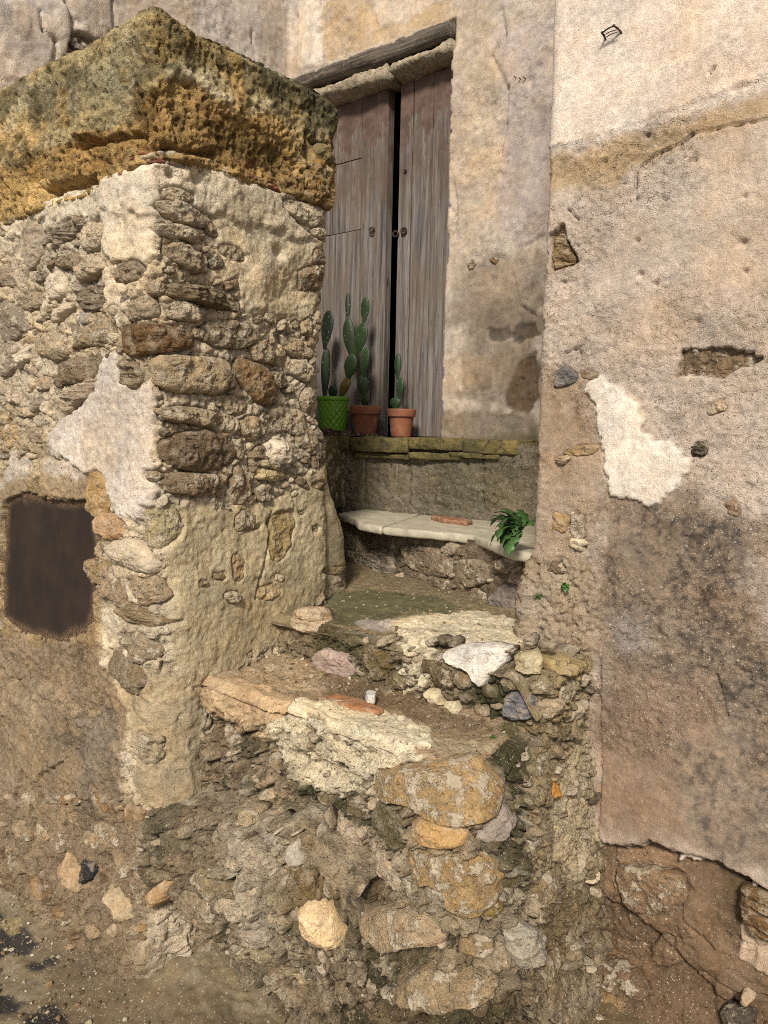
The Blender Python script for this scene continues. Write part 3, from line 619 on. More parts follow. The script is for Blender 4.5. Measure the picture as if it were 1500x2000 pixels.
G2.paint([(440, 70), (520, 90), (640, 150), (662, 190), (650, 250), (600, 230), (560, 200), (500, 180), (470, 130)], C(84, 78, 52), .015, .035, .92)
G2.paint([(500, 110), (560, 125), (610, 155), (640, 170), (600, 165), (540, 145)], C(178, 172, 140), .004, .02, .8, vary=.6)
G2.paint([(325, 128), (350, 122), (372, 140), (385, 165), (420, 200), (452, 230), (470, 205), (430, 180), (395, 150), (380, 165), (345, 150), (322, 155)], C(190, 172, 132), .003, .006, 1, .008, .25)
G2.paint([(470, 90), (492, 98), (500, 180), (560, 220), (640, 240), (645, 290), (600, 270), (520, 215), (455, 190)], C(150, 136, 100), .006, .012, .8, .002, .4)
G2.paint([(0, 220), (150, 140), (250, 70), (290, 90), (280, 170), (200, 200), (120, 220), (0, 270)], C(150, 140, 108), .012, .03, .8, vary=.3)
G2.paint([(60, 200), (190, 110), (200, 170), (150, 230), (60, 260)], C(92, 84, 54), .015, .04, .7, vary=.6)
G2.paint([(0, 240), (80, 215), (95, 250), (60, 290), (0, 310)], C(196, 162, 104), .02, .03, .7)
G2.paint([(250, 180), (310, 165), (330, 230), (290, 280), (250, 240)], C(104, 80, 36), .012, .03, .8, -.01, 1.5)
G2.paint([(300, 170), (380, 165), (470, 235), (580, 300), (590, 350), (480, 330), (350, 300), (285, 290), (300, 240)], C(176, 140, 82), .012, .03, .8, -.004, 1.3)
G2.paint([(390, 230), (470, 250), (560, 300), (540, 330), (440, 300)], C(112, 90, 44), .02, .04, .75)
G2.paint([(560, 250), (640, 270), (640, 380), (600, 385), (595, 320)], C(168, 144, 96), .008, .02, .8, .004, .7)
mo = np.clip((.95 - G2.rough)*2.2, 0, 1)
na, nb, nc = fbm(G2.P0, 9, 4, 801, .6), fbm(G2.P0, 16, 4, 802, .6), fbm(G2.P0, 13, 4, 803, .6)
for nn, lo, hi, cc_, am in ((na, .08, .30, C(190, 154, 92), .75), (nb, .10, .28, C(76, 68, 44), .8), (nc, .16, .32, C(196, 180, 142), .7)):
    k_ = (mo*am*sst(lo, hi, nn))[..., None]; G2.c = G2.c*(1 - k_) + cc_*k_
lich = (sst(.15, .4, fbm(G2.P0, 20, 4, 804, .65))*sst(2.44, 2.52, G2.Z)*.7)[..., None]; G2.c = G2.c*(1 - lich) + C(70, 64, 44)*lich
bk = ((1 - mo)*sst(.18, .42, fbm(G2.P0, 17, 4, 805, .65))*.6)[..., None]; G2.c = G2.c*(1 - bk) + C(92, 72, 40)*bk
G2.c = np.clip(G2.c*1.18, 0, .8); drift(G2, 62, .20)
er = 1 - sst(.35, .8, np.abs(1 - G2.rough))*1.0; er = np.where(G2.rough >= .85, 1.0, np.where(G2.rough < .5, .25, .6))
w1, w2_, wid = worley(G2.P0 + .012*np.stack([fbm(G2.P0, 40, 2, 4), fbm(G2.P0, 40, 2, 5), fbm(G2.P0, 40, 2, 6)], -1), 42, 8)
w3, _, _ = worley(G2.P0, 95, 18)
G2.h += relief(G2.P0, 1, 63, .016, .006, .003) + er*(.017*fbm(G2.P0, 13, 3, 66) + .012*terr(fbm(G2.P0, 11, 3, 67, stretch=(1, 1, 2.4)), 3, .1) - .014*(1 - sst(.12, .5, w1)) - .007*(1 - sst(.15, .5, w3)))
for a in ([(278, 250), (272, 285), (285, 310)], [(150, 285), (200, 275), (262, 262)], [(600, 260), (606, 320), (600, 370)], [(325, 290), (420, 300)], [(612, 275), (640, 300)]): G2.crack(a, .009, .035, .012)
for pl, dp in (([(85, 372), (120, 352), (180, 338), (182, 356), (150, 372), (100, 388)], .05), ([(265, 255), (285, 265), (285, 300), (268, 290)], .035), ([(150, 270), (190, 262), (195, 275), (160, 285)], .03)):
    w, m, d = G2.mask(CF.poly(pl), .006, .01); G2.h[w] -= dp*m
bz = CF.poly([(-60, 460), (0, 432), (90, 396), (180, 362), (230, 335), (284, 308), (330, 296), (400, 312), (480, 342), (560, 368), (600, 380), (640, 392)])
o_ = np.argsort(bz[:, 0]); low = np.interp(G2.S, bz[o_, 0], bz[o_, 1]) - .012
G2.h -= .10*sst(.0, .02, low - G2.Z)
split = CF.pix(276, 280)[0]
full = (G2.S, G2.Z, G2.h, G2.c, G2.del_, G2.rough)
k = np.searchsorted(G2.sv, split)
for nm, sl_ in (('cap_block', slice(0, k+1)), ('cap_block', slice(k, None))):
    G2.S, G2.Z, G2.h, G2.c, G2.del_, G2.rough = [a[sl_] for a in full]; G2.build(nm, M['tufa'], PIER)
def slab_box(name, x0, x1, y0, y1, z0, z1, mat, parent, color=None):
    v = [(x, y, z) for z in (z0, z1) for x, y in ((x0, y0), (x1, y0), (x1, y1), (x0, y1))]
    return pyobj(name, v, [(3, 2, 1, 0), (4, 5, 6, 7), (0, 1, 5, 4), (1, 2, 6, 5), (2, 3, 7, 6), (3, 0, 4, 7)], mat, parent, color)
slab_box('core_fill', -3.55, -1.80, 1.28, 1.80, 0, 2.575, M['stone'], PIER, C(140, 120, 84))
for spec, col in (((616, 358, 44, 40, 0), C(182, 138, 62)), ((622, 330, 36, 34, 0), C(170, 126, 58)), ((612, 385, 36, 26, 0), C(160, 124, 66)), ((632, 300, 30, 40, 0), C(160, 138, 90))):
    stone(CF, spec, col, .02, 'porous', PIER, groove=False)

# ---- house: side wall behind the cap and the wall with the door
HOUSE = thing('house_wall', 'worn limewashed house wall with a wooden double door and timber lintel', 'wall', (-2.4, 2.85, 0))
HF = Surf([(-3.7, 1.28), (-2.86, 1.28), (-2.86, 2.80), (-.85, 2.80)], [.03, .02]); HF.ext = (1, 2.80, lambda q: HF.len + q[0] + .85)
sA = HF.pix(580, 60)[0]
dl, dr = .0, HF.pix(878, 300)[0]; dtop = HF.pix(760, 150)[1]; dleft = HF.pix(690, 300)[0] - .36
G3 = Grid(HF, rng_lines((0, .8, .04), (.8, sA + 1.6, .0085), (sA + 1.6, HF.len, .05)), rng_lines((1.2, 1.5, .03), (1.5, 4.05, .0085), (4.05, 4.6, .08)), C(198, 182, 162))
G3.c[G3.S < sA] = C(200, 186, 170)
Hm = lambda *a, **k: G3.paint(*a, **k)
Hm([(0, 0), (140, 0), (135, 90), (115, 150), (60, 170), (0, 150)], C(198, 184, 168), .006, .02, .8, .006, .7)
Hm([(145, 60), (215, 80), (215, 100), (180, 110), (150, 150), (130, 140), (135, 90)], C(120, 104, 84), .004, .01, .9, -.03)
Hm([(640, 0), (880, 0), (880, 40), (780, 70), (700, 100), (640, 120), (625, 60)], C(200, 168, 122), .01, .03, .85, -.003, vary=.45)
Hm([(720, 0), (850, 0), (800, 40), (740, 55)], C(214, 196, 172), .006, .03, .8, .003, vary=.3)
Hm([(582, 0), (640, 0), (620, 60), (632, 120), (600, 135), (580, 130)], C(222, 206, 182), .006, .012, .9, .003, .6)
Hm([(590, 72), (630, 62), (630, 124), (592, 134)], C(228, 212, 190), .001, .0, .9, .002, .2, wob2=0)
Hm([(880, 0), (960, 0), (975, 120), (985, 230), (960, 420), (900, 560), (870, 560), (880, 300)], C(198, 178, 152), .02, .04, .8)
Hm([(965, 60), (1080, 30), (1080, 460), (1000, 480), (970, 400), (985, 220)], C(190, 174, 162), .02, .05, .85)
Hm([(900, 530), (960, 490), (1060, 500), (1060, 640), (1000, 640), (870, 640)], C(154, 138, 118), .03, .05, .85)
Hm([(900, 640), (960, 590), (1060, 590), (1055, 800), (1000, 810), (900, 780)], C(124, 108, 88), .04, .10, .85, -.003, 1.6, vary=.35)
Hm([(950, 640), (990, 636), (1000, 650), (975, 668), (955, 662)], C(84, 74, 64), .004, .02, .8, -.006, 1.3)
Hm([(1000, 640), (1045, 628), (1055, 655), (1030, 670), (1005, 665)], C(88, 77, 66), .004, .025, .85, -.008, 1.3)
Hm([(1010, 700), (1050, 690), (1050, 780), (1030, 815), (1000, 800), (985, 800), (990, 760)], C(104, 84, 62), .006, .02, .9, -.008)
Hm([(860, 800), (1050, 800), (1050, 1000), (860, 1000)], C(120, 106, 86), .02, .04, .8)
Hm([(940, 860), (1050, 840), (1050, 1000), (930, 1000)], C(96, 90, 62), .03, .05, .75)
drift(G3, 41, .14, (1.08, .98, .85))
st2 = fbm(G3.P0, 1.0, 3, 44, stretch=(22, 22, 4)); G3.c *= (1 + .10*st2)[..., None]
G3.rough *= .35 + .75*sst(-.25, .25, fbm(G3.P0, 3.5, 3, 46))
G3.h += relief(G3.P0, G3.rough, 42, .012, .007, .003, 3.5, 11, 40) + .006*terr(fbm(G3.P0, 9, 3, 49), 2.5, .08)
for a in ([(980, 20), (985, 70), (960, 110), (990, 170), (985, 240), (975, 300)], [(80, 20), (85, 60), (110, 80), (108, 110), (95, 140)], [(130, 0), (145, 40), (140, 70)], [(1040, 560), (1020, 600), (1050, 620)], [(1045, 690), (1015, 740), (1000, 770)], [(490, 60), (492, 85)], [(885, 360), (890, 420), (885, 440)], [(875, 400), (890, 425)], [(580, 30), (576, 100)], [(220, 0), (225, 70)], [(1030, 480), (1060, 460)]): G3.crack(a, .006, .016)
# opening for the door and the lintel
lint_lo = on_plane(760, 132, 1, 2.80)[2]; lint_hi = on_plane(760, 92, 1, 2.80)[2]
ins = (G3.S > dleft) & (G3.S < dr + .010*G3.wob - .004) & (G3.Z > 1.35) & (G3.Z < lint_lo + .02)
G3.h[ins] = -.16
core_in = (G3.S > dleft + .03) & (G3.S < dr - .03) & (G3.Z > 1.38) & (G3.Z < lint_lo - .01); G3.del_ |= core_in
band = (G3.S > dleft - .2) & (G3.S < dr + .01) & (G3.Z > lint_lo - .02) & (G3.Z < lint_hi + .012*G3.wob + .012); G3.h[band] = -.09
G3.build('plaster', M['wallplaster'], HOUSE)
for spec, col in (((920, 517, 16, 20, 0), C(150, 128, 96)), ((965, 508, 22, 14, 30), C(140, 112, 80)), ((170, 100, 60, 24, 20), C(116, 102, 86)), ((145, 128, 30, 26, 0), C(170, 150, 126)), ((985, 870, 40, 22, 0), C(100, 92, 64))):
    stone(HF, spec, col, .006, 'stone', HOUSE, groove=False)

# ---- the wall right of the stairs
SIDE = thing('plastered_wall', 'pinkish pebbly plastered wall with a white patch and black damp stains right of the stairs', 'wall', (0, 1.9, 0))
def rw_shape(S, Z):
    side = 1 - sst(.90, .96, S)
    base = sst(.96, 1.0, S)
    return side*(.055*sst(1.28, 1.08, Z)) + base*(.012*fbm(np.stack([S, Z, 0*S], -1), 2.2, 2, 900) + .10*sst(.22, .0, Z))
RF = Surf([(-.95, 2.78), (-.95, 1.85), (1.0, 1.85)], [.022], rw_shape); RF.ext = (1, 1.85, lambda q: RF.len + q[0] - 1.0)
s0 = .93
G4 = Grid(RF, rng_lines((0, .70, .04), (.70, 1.66, .0042), (1.66, 2.3, .0065), (2.3, RF.len, .05)), rng_lines((-.1, .1, .02), (.1, 2.62, .0042), (2.62, 3.6, .08)), C(199, 179, 158))
W = G4.paint
W([(1000, -300), (2400, -300), (2400, -180), (1700, 60), (1500, 150), (1380, 190), (1260, 235), (1180, 262), (1120, 280), (1000, 300)], C(226, 207, 186), .006, .012, 1, .004, .2)
W([(1000, 300), (1180, 262), (1380, 190), (1700, 60), (2400, -180), (2400, -100), (1700, 110), (1500, 185), (1380, 218), (1200, 275), (1000, 330)], C(224, 210, 194), .012, .02, .85, .003, .6)
W([(1000, 320), (1200, 275), (1380, 218), (1700, 110), (2400, -100), (2400, 60), (1700, 220), (1480, 240), (1350, 275), (1250, 330), (1200, 370), (1000, 380)], C(190, 162, 122), .022, .03, .9)
W([(1085, 320), (1240, 300), (1230, 330), (1160, 345), (1085, 350)], C(164, 134, 96), .02, .03, .75, vary=.5)
W([(1250, 330), (1500, 260), (1700, 260), (1700, 560), (1300, 520), (1250, 430)], C(204, 186, 164), .03, .04, .7)
W([(1060, 640), (1500, 600), (1700, 640), (1700, 760), (1480, 700), (1350, 650), (1060, 700)], C(198, 179, 156), .03, .04, .5)
W([(1050, 700), (1150, 730), (1180, 900), (1170, 1080), (1040, 1100), (1040, 800)], C(164, 138, 106), .03, .04, .75, vary=.3)
W([(1060, 770), (1150, 780), (1160, 840), (1080, 860)], C(126, 100, 72), .03, .04, .6, vary=.5)
W([(1180, 960), (1350, 950), (1420, 1000), (1560, 1000), (2200, 1150), (2200, 1900), (1500, 1700), (1200, 1640), (1160, 1560), (1160, 1300), (1150, 1150), (1170, 1050)], C(156, 134, 110), .04, .05, .9)
mold = C(86, 77, 69)
for pl, am in (([(1185, 960), (1330, 975), (1430, 1030), (1470, 1150), (1400, 1220), (1300, 1200), (1180, 1180), (1165, 1080)], .85), ([(1190, 1180), (1480, 1150), (1520, 1300), (1500, 1420), (1380, 1330), (1240, 1290), (1180, 1250)], .6),
               ([(1400, 1330), (1520, 1280), (1700, 1300), (1700, 1650), (1500, 1560), (1430, 1450)], .75), ([(1280, 1440), (1400, 1430), (1480, 1600), (1500, 1700), (1360, 1640), (1280, 1560)], .6), ([(1450, 1150), (1700, 1200), (1700, 1300), (1480, 1290)], .7), ([(1170, 980), (1400, 960), (2200, 1150), (2200, 1850), (1400, 1640), (1180, 1560), (1165, 1250)], .42)):
    poly = RF.poly(pl); w, m, d = G4.mask(poly, .05, .05, .02, .12)
    n = fbm(G4.P0[w], 9, 4, 71, .65)*.55 + fbm(G4.P0[w], 1.0, 3, 72, stretch=(60, 60, 40))*.4 + fbm(G4.P0[w], 75, 3, 73, .7)*1.0
    a = m*am*np.clip(.30*sst(-.9, .6, n) + .75*sst(-.10, .75, n), 0, 1)
    G4.c[w] = G4.c[w]*(1 - a[..., None]) + mold*a[..., None]
W([(1450, 1080), (1700, 1080), (1700, 1260), (1500, 1240), (1450, 1160)], C(190, 174, 160), .03, .05, .7)
W([(1200, 1220), (1260, 1200), (1270, 1260), (1220, 1290)], C(190, 176, 164), .03, .03, .5)
W([(1160, 1350), (1300, 1380), (1320, 1620), (1170, 1640)], C(154, 124, 98), .04, .04, .55)
W([(1240, 1310), (1400, 1340), (1380, 1440), (1250, 1420)], C(172, 142, 116), .04, .04, .6)
W([(1000, 1085), (1160, 1080), (1165, 1290), (1010, 1260)], C(170, 150, 122), .012, .03, .85, .004, 2.6)
W([(1148, 757), (1160, 742), (1175, 738), (1190, 752), (1215, 764), (1246, 790), (1258, 845), (1285, 862), (1310, 858), (1330, 882), (1348, 908), (1332, 935), (1328, 958), (1300, 968), (1292, 982), (1258, 988), (1225, 970), (1198, 966), (1186, 930), (1178, 885), (1166, 840), (1164, 790), (1150, 778)], C(234, 219, 198), .0025, .012, 1, .010, .3, vary=.15, wob2=.009)
# fallen plaster at the foot: bare brown masonry set back
low_pl = [(1150, 1640), (1185, 1650), (1215, 1655), (1290, 1660), (1340, 1668), (1400, 1690), (1450, 1712), (1500, 1742), (1700, 1820), (2400, 1980), (2400, 2600), (1000, 2300), (1090, 1960), (1120, 1830)]
W(low_pl, C(124, 100, 75), .003, .030, 1, -.038, 1.5, wob2=.010)
W([(1210, 1660), (1300, 1668), (1340, 1720), (1320, 1780), (1230, 1770), (1180, 1740)], C(156, 124, 92), .01, .02, .8)
W([(1400, 1700), (1440, 1720), (1455, 1830), (1420, 1870), (1400, 1800)], C(104, 86, 62), .01, .02, .7)
W([(1448, 1790), (1470, 1820), (1490, 1850), (1560, 1880), (1560, 1930), (1470, 1890), (1440, 1870)], C(196, 170, 140), .004, .012, .9, .012)
W([(1150, 1870), (1250, 1900), (1270, 1960), (1200, 1950), (1140, 1910)], C(112, 86, 62), .006, .014, .9, .012)
W([(1090, 1800), (1180, 1850), (1200, 2000), (1060, 2000)], C(140, 116, 76), .02, .03, .7)
hole = [(1318, 736), (1326, 700), (1330, 682), (1360, 674), (1400, 676), (1430, 672), (1468, 684), (1484, 700), (1460, 720), (1420, 732), (1370, 738)]
W(hole, C(140, 116, 88), .002, .022, 1, -.024, 1.2, wob2=.005)
W([(1068, 462), (1098, 440), (1108, 470), (1130, 512), (1095, 524), (1075, 530)], C(150, 122, 86), .002, .005, 1, -.020, 1)
drift(G4, 81, .11, (1.05, .99, .92)); G4.rough *= .30 + .80*sst(-.22, .22, fbm(G4.P0, 4.5, 3, 86))
G4.h += relief(G4.P0, G4.rough, 82, .008, .0026, .0030, 4, 14, 62) - .006*np.clip(fbm(G4.P0, 32, 2, 83) - .25, 0, 1)*G4.rough
lowm = sst(.52, .40, G4.Z); G4.h += lowm*(.020*terr(fbm(G4.P0, 8, 3, 88, stretch=(1, 1, .6)), 2.6, .1) + .010*fbm(G4.P0, 20, 3, 89))
ck, ci = chunks(G4.P0*np.array([1, 1, 1.5]), 5.5, 640, .05, .006, .05); G4.h += lowm*ck*.8; G4.c *= (1 + lowm*.35*(ci - .5))[..., None]
pk1, pk2, pki = worley(G4.P0, 60, 28); G4.h += .0035*(1 - sst(.1, .42, pk1))*(pki > .55)*G4.rough
for a in ([(1240, 385), (1242, 350), (1252, 325), (1290, 298), (1330, 280), (1352, 262), (1400, 250), (1475, 236), (1500, 232)], [(1386, 144), (1396, 132)], [(1105, 690), (1130, 680), (1140, 672)], [(1110, 410), (1130, 430)], [(1400, 1320), (1420, 1400)], [(1172, 1290), (1170, 1400), (1172, 1500), (1168, 1640)], [(1190, 1660), (1200, 1720), (1210, 1780)], [(1320, 1720), (1330, 1800), (1390, 1860)]): G4.crack(a, .003, .012, .006)
G4.crack([(1200, 1658), (1290, 1664), (1400, 1694), (1500, 1748)], .010, .022, .01)
for hx, hy, hr in ((1356, 312, 6), (1242, 390, 5), (1454, 384, 6), (1452, 474, 8), (1245, 470, 5), (1129, 481, 4), (1456, 530, 5), (1265, 265, 6), (1182, 316, 6), (1250, 536, 8), (1280, 555, 6), (1100, 552, 8), (1300, 390, 4), (1360, 628, 9), (1130, 690, 7)):
    p = RF.pix(hx, hy); dd = np.hypot(G4.S - p[0], (G4.Z - p[1])*1.3); G4.h -= .014*np.exp(-(dd/(hr*.0011))**2)
R_ = lambda *a, **k: stone(RF, *a, parent=SIDE, **k)
R_([(1312, 744), (1328, 680), (1400, 668), (1470, 676), (1492, 704), (1440, 734), (1370, 746)], C(148, 122, 92), .006, 'stone', sink=.020, flat=5, groove=False)
R_([(1072, 470), (1098, 450), (1108, 475), (1124, 510), (1090, 520), (1078, 524)], C(168, 138, 98), .006, 'strata', sink=.012, flat=4)
R_([(1080, 752), (1092, 720), (1106, 712), (1132, 734), (1120, 748), (1088, 760)], C(112, 104, 98), .012, 'clean')
R_((1365, 878, 34, 28, 0), C(88, 76, 58), .006, 'strata'); R_((1136, 880, 70, 18, -8), C(172, 140, 96), .006, 'clean'); R_((1100, 898, 30, 16, -20), C(200, 176, 140), .012, 'strata')
R_((1398, 796, 38, 26, -25), C(206, 178, 144), .004, 'stone'); R_((1128, 1030, 26, 60, -5), C(196, 176, 150), .010, 'stone'); R_((1128, 1062, 34, 24, 10), C(222, 202, 166), .016, 'clean'); R_((1095, 1020, 34, 40, 0), C(168, 136, 92), .006, 'clean')
R_((1090, 1110, 34, 22, 0), C(132, 108, 80), .012, 'stone'); R_((1432, 992, 26, 34, -30), C(146, 118, 90), .004, 'clean'); R_((1150, 732, 36, 18, 8), C(150, 128, 100), .006, 'clean')
R_([(1440, 1722), (1475, 1738), (1560, 1775), (1560, 1850), (1500, 1838), (1470, 1822), (1448, 1785)], C(136, 104, 66), .024, 'strata', flat=4)
R_([(1152, 1868), (1200, 1880), (1250, 1905), (1262, 1955), (1210, 1945), (1160, 1915)], C(124, 98, 72), .03, 'stone', flat=3.5)
R_([(1195, 1700), (1240, 1690), (1330, 1712), (1350, 1760), (1300, 1790), (1220, 1780)], C(152, 122, 90), .012, 'stone', flat=4)
pass; R_((1460, 1945, 26, 24, 0), C(190, 160, 122), .03, 'clean'); R_((1440, 1995, 60, 60, 0), C(96, 84, 72), .016, 'stone'); R_((1100, 1830, 40, 60, 20), C(160, 136, 98), .02, 'stone')
G4.seat(.007, .005)
G4.build('plaster', M['plaster'], SIDE)

# ---- the stairs
STAIR = thing('stone_stairs', 'crumbling stone stairs with mossy rubble steps climbing to the wooden door', 'stairs', (-1.25, 1.7, 0))
Z1, Z2, Z3, Z4 = .855, 1.0, 1.22, 1.545
XR, XL = -.757, -1.78
# lowest steps: one rough mass with a worn ledge, then the first clear tread
def s1_shape(S, Z):
    a = .06*np.exp(-((S - .96)/.16)**2)*sst(.88, .72, Z)*sst(.22, .40, Z) - .045*np.exp(-((Z - (Z1 - .115))/.032)**2)*(1 - sst(.55, .72, S))
    a = a + .05*sst(.62, .30, Z)*sst(.35, .7, S)*(1 - sst(.98, 1.1, S)) - .07*sst(.28, .14, Z)*(1 - sst(.9, 1.0, S))
    a = a + sst(.95, 1.08, S)*(.03*sst(.75, .4, Z) + .04*sst(.35, .1, Z) - .05*sst(.70, .86, Z))
    top = np.clip((Z - (Z1 - .03))/.03, 0, 1.2); a = a - .03*(1 - np.sqrt(np.clip(1 - np.minimum(top, 1)**2, 0, 1)))
    return a
F1 = Surf([(XL, 1.33), (XR, 1.33), (XR, 1.98)], [.09], s1_shape)
T = lambda *a, **k: stone(F1, *a, parent='step1', **k)
G5 = Grid(F1, rng_lines((0, F1.len, .0038)), rng_lines((-.1, .1, .02), (.1, .36, .0038), (.36, Z1, .0038)), C(160, 141, 112))
# tread of the first step
def t1_shape(S, Z): return -.10*sst(XR - .10, XR - .01, S)**1.5 - .02*sst(1.345, 1.315, Z) + .018*sst(1.5, 1.62, Z) + .012*sst(-1.1, -1.6, S)
F1T = Flat(Z1, t1_shape)
G6 = Grid(F1T, rng_lines((XL, XR - .012, .0038)), rng_lines((1.312, 1.76, .0038)), C(180, 152, 116))
crust = C(236, 218, 180)
for g_ in (G5, G6):
    P = g_.paint
    P([(370, 1330), (420, 1310), (520, 1340), (620, 1390), (600, 1470), (560, 1480), (480, 1420), (420, 1395), (380, 1370)], C(202, 170, 128), .008, .016, .95, .004, .5)
    P([(540, 1405), (600, 1378), (680, 1378), (770, 1398), (840, 1430), (845, 1465), (815, 1480), (745, 1512), (735, 1562), (700, 1545), (640, 1545), (610, 1525), (575, 1500), (545, 1450)], crust, .0025, .014, 1, .010, 1.0)
    P([(600, 1412), (632, 1405), (636, 1450), (618, 1480), (604, 1450)], C(74, 62, 44), .005, .01, .9, -.012)
    P([(840, 1440), (900, 1440), (960, 1470), (980, 1520), (960, 1560), (860, 1500)], C(178, 160, 126), .008, .014, .85, .003)
    P([(620, 1300), (760, 1340), (900, 1390), (960, 1420), (900, 1430), (780, 1395), (640, 1350)], C(122, 100, 72), .02, .03, .85)
    P([(380, 1290), (560, 1290), (640, 1340), (560, 1350), (420, 1320)], C(186, 162, 126), .02, .03, .8)
    P([(940, 1430), (1010, 1440), (1030, 1520), (1000, 1560), (975, 1500)], C(86, 82, 44), .015, .03, .85)
P = G5.paint
P([(560, 1480), (700, 1520), (740, 1560), (800, 1580), (760, 1620), (640, 1590), (540, 1530)], C(96, 84, 56), .015, .03, .85, vary=.4)
P([(420, 1400), (560, 1480), (600, 1570), (520, 1600), (300, 1560), (280, 1480), (340, 1400)], C(160, 138, 110), .02, .03, .8)
P([(270, 1575), (420, 1570), (600, 1600), (640, 1680), (560, 1800), (420, 1800), (300, 1720), (270, 1650)], C(172, 156, 130), .02, .03, .85)
P([(300, 1600), (360, 1590), (370, 1650), (300, 1660)], C(112, 100, 76), .02, .03, .7)
P([(250, 1820), (700, 1880), (900, 1980), (1000, 2100), (250, 2100)], C(98, 81, 58), .04, .05, .92)  # soil brown at the stair foot, also darkened to stand in for lamp falloff
P([(990, 1480), (1180, 1400), (1175, 1700), (1060, 1780), (980, 1700)], C(164, 142, 104), .02, .03, .8)
P([(1090, 1500), (1180, 1420), (1180, 1650), (1120, 1720), (1080, 1640)], C(190, 168, 130), .02, .03, .7)
P([(960, 1500), (1010, 1540), (1030, 1700), (990, 1760), (960, 1650)], C(84, 78, 44), .02, .03, .75, vary=.3)
P([(560, 1640), (640, 1640), (660, 1740), (590, 1750)], C(134, 110, 72), .02, .03, .8)
P([(640, 1700), (800, 1760), (860, 1860), (700, 1880), (620, 1780)], C(136, 114, 82), .02, .03, .6)
P([(1060, 1780), (1180, 1680), (1170, 1900), (1060, 1960)], C(140, 117, 80), .03, .03, .8)
P([(560, 1800), (760, 1860), (1000, 1900), (1060, 2060), (560, 2060)], C(112, 93, 66), .03, .05, .85)  # more soil brown low down, lamp falloff put into the colour too
drift(G5, 101, .20); drift(G6, 111, .15)
# traced stones of the lowest steps
MOVED = []
for spec, col, prot, kind, fl in [
    ([(735, 1500), (790, 1488), (850, 1478), (935, 1468), (968, 1500), (978, 1560), (958, 1600), (915, 1612), (860, 1598), (815, 1570), (785, 1552), (738, 1558)], C(184, 150, 100), .046, 'stone', 3.0),
    ([(815, 1588), (850, 1580), (890, 1592), (922, 1622), (905, 1650), (845, 1648), (818, 1625)], C(190, 152, 96), .048, 'clean', 2.6),
    ([(798, 1645), (830, 1648), (870, 1660), (940, 1655), (982, 1680), (978, 1740), (935, 1788), (892, 1770), (882, 1722), (815, 1712)], C(178, 144, 94), .046, 'stone', 3.0),
    ([(695, 1782), (740, 1758), (800, 1758), (850, 1780), (876, 1815), (862, 1848), (815, 1838), (765, 1862), (725, 1832)], C(178, 152, 116), .05, 'stone', 2.6),
    ([(980, 1808), (1008, 1790), (1038, 1812), (1042, 1850), (1012, 1886), (988, 1868)], C(182, 172, 150), .035, 'strata', 3),
    ([(785, 1908), (830, 1882), (900, 1870), (975, 1890), (968, 1928), (912, 1945), (870, 1968), (795, 1950)], C(170, 144, 106), .05, 'stone', 2.6),
    ([(584, 1760), (610, 1750), (655, 1768), (668, 1795), (686, 1815), (658, 1848), (622, 1836), (592, 1800)], C(226, 192, 140), .045, 'clean', 3),
    ([(300, 1745), (320, 1715), (338, 1725), (332, 1760), (305, 1768)], C(186, 150, 104), .05, 'clean', 2.4)]:
    if spec[0][0] < 600 and spec[0][1] > 1585: MOVED.append((spec, col, prot, kind))
    else: T(spec, col, prot, kind, flat=fl)
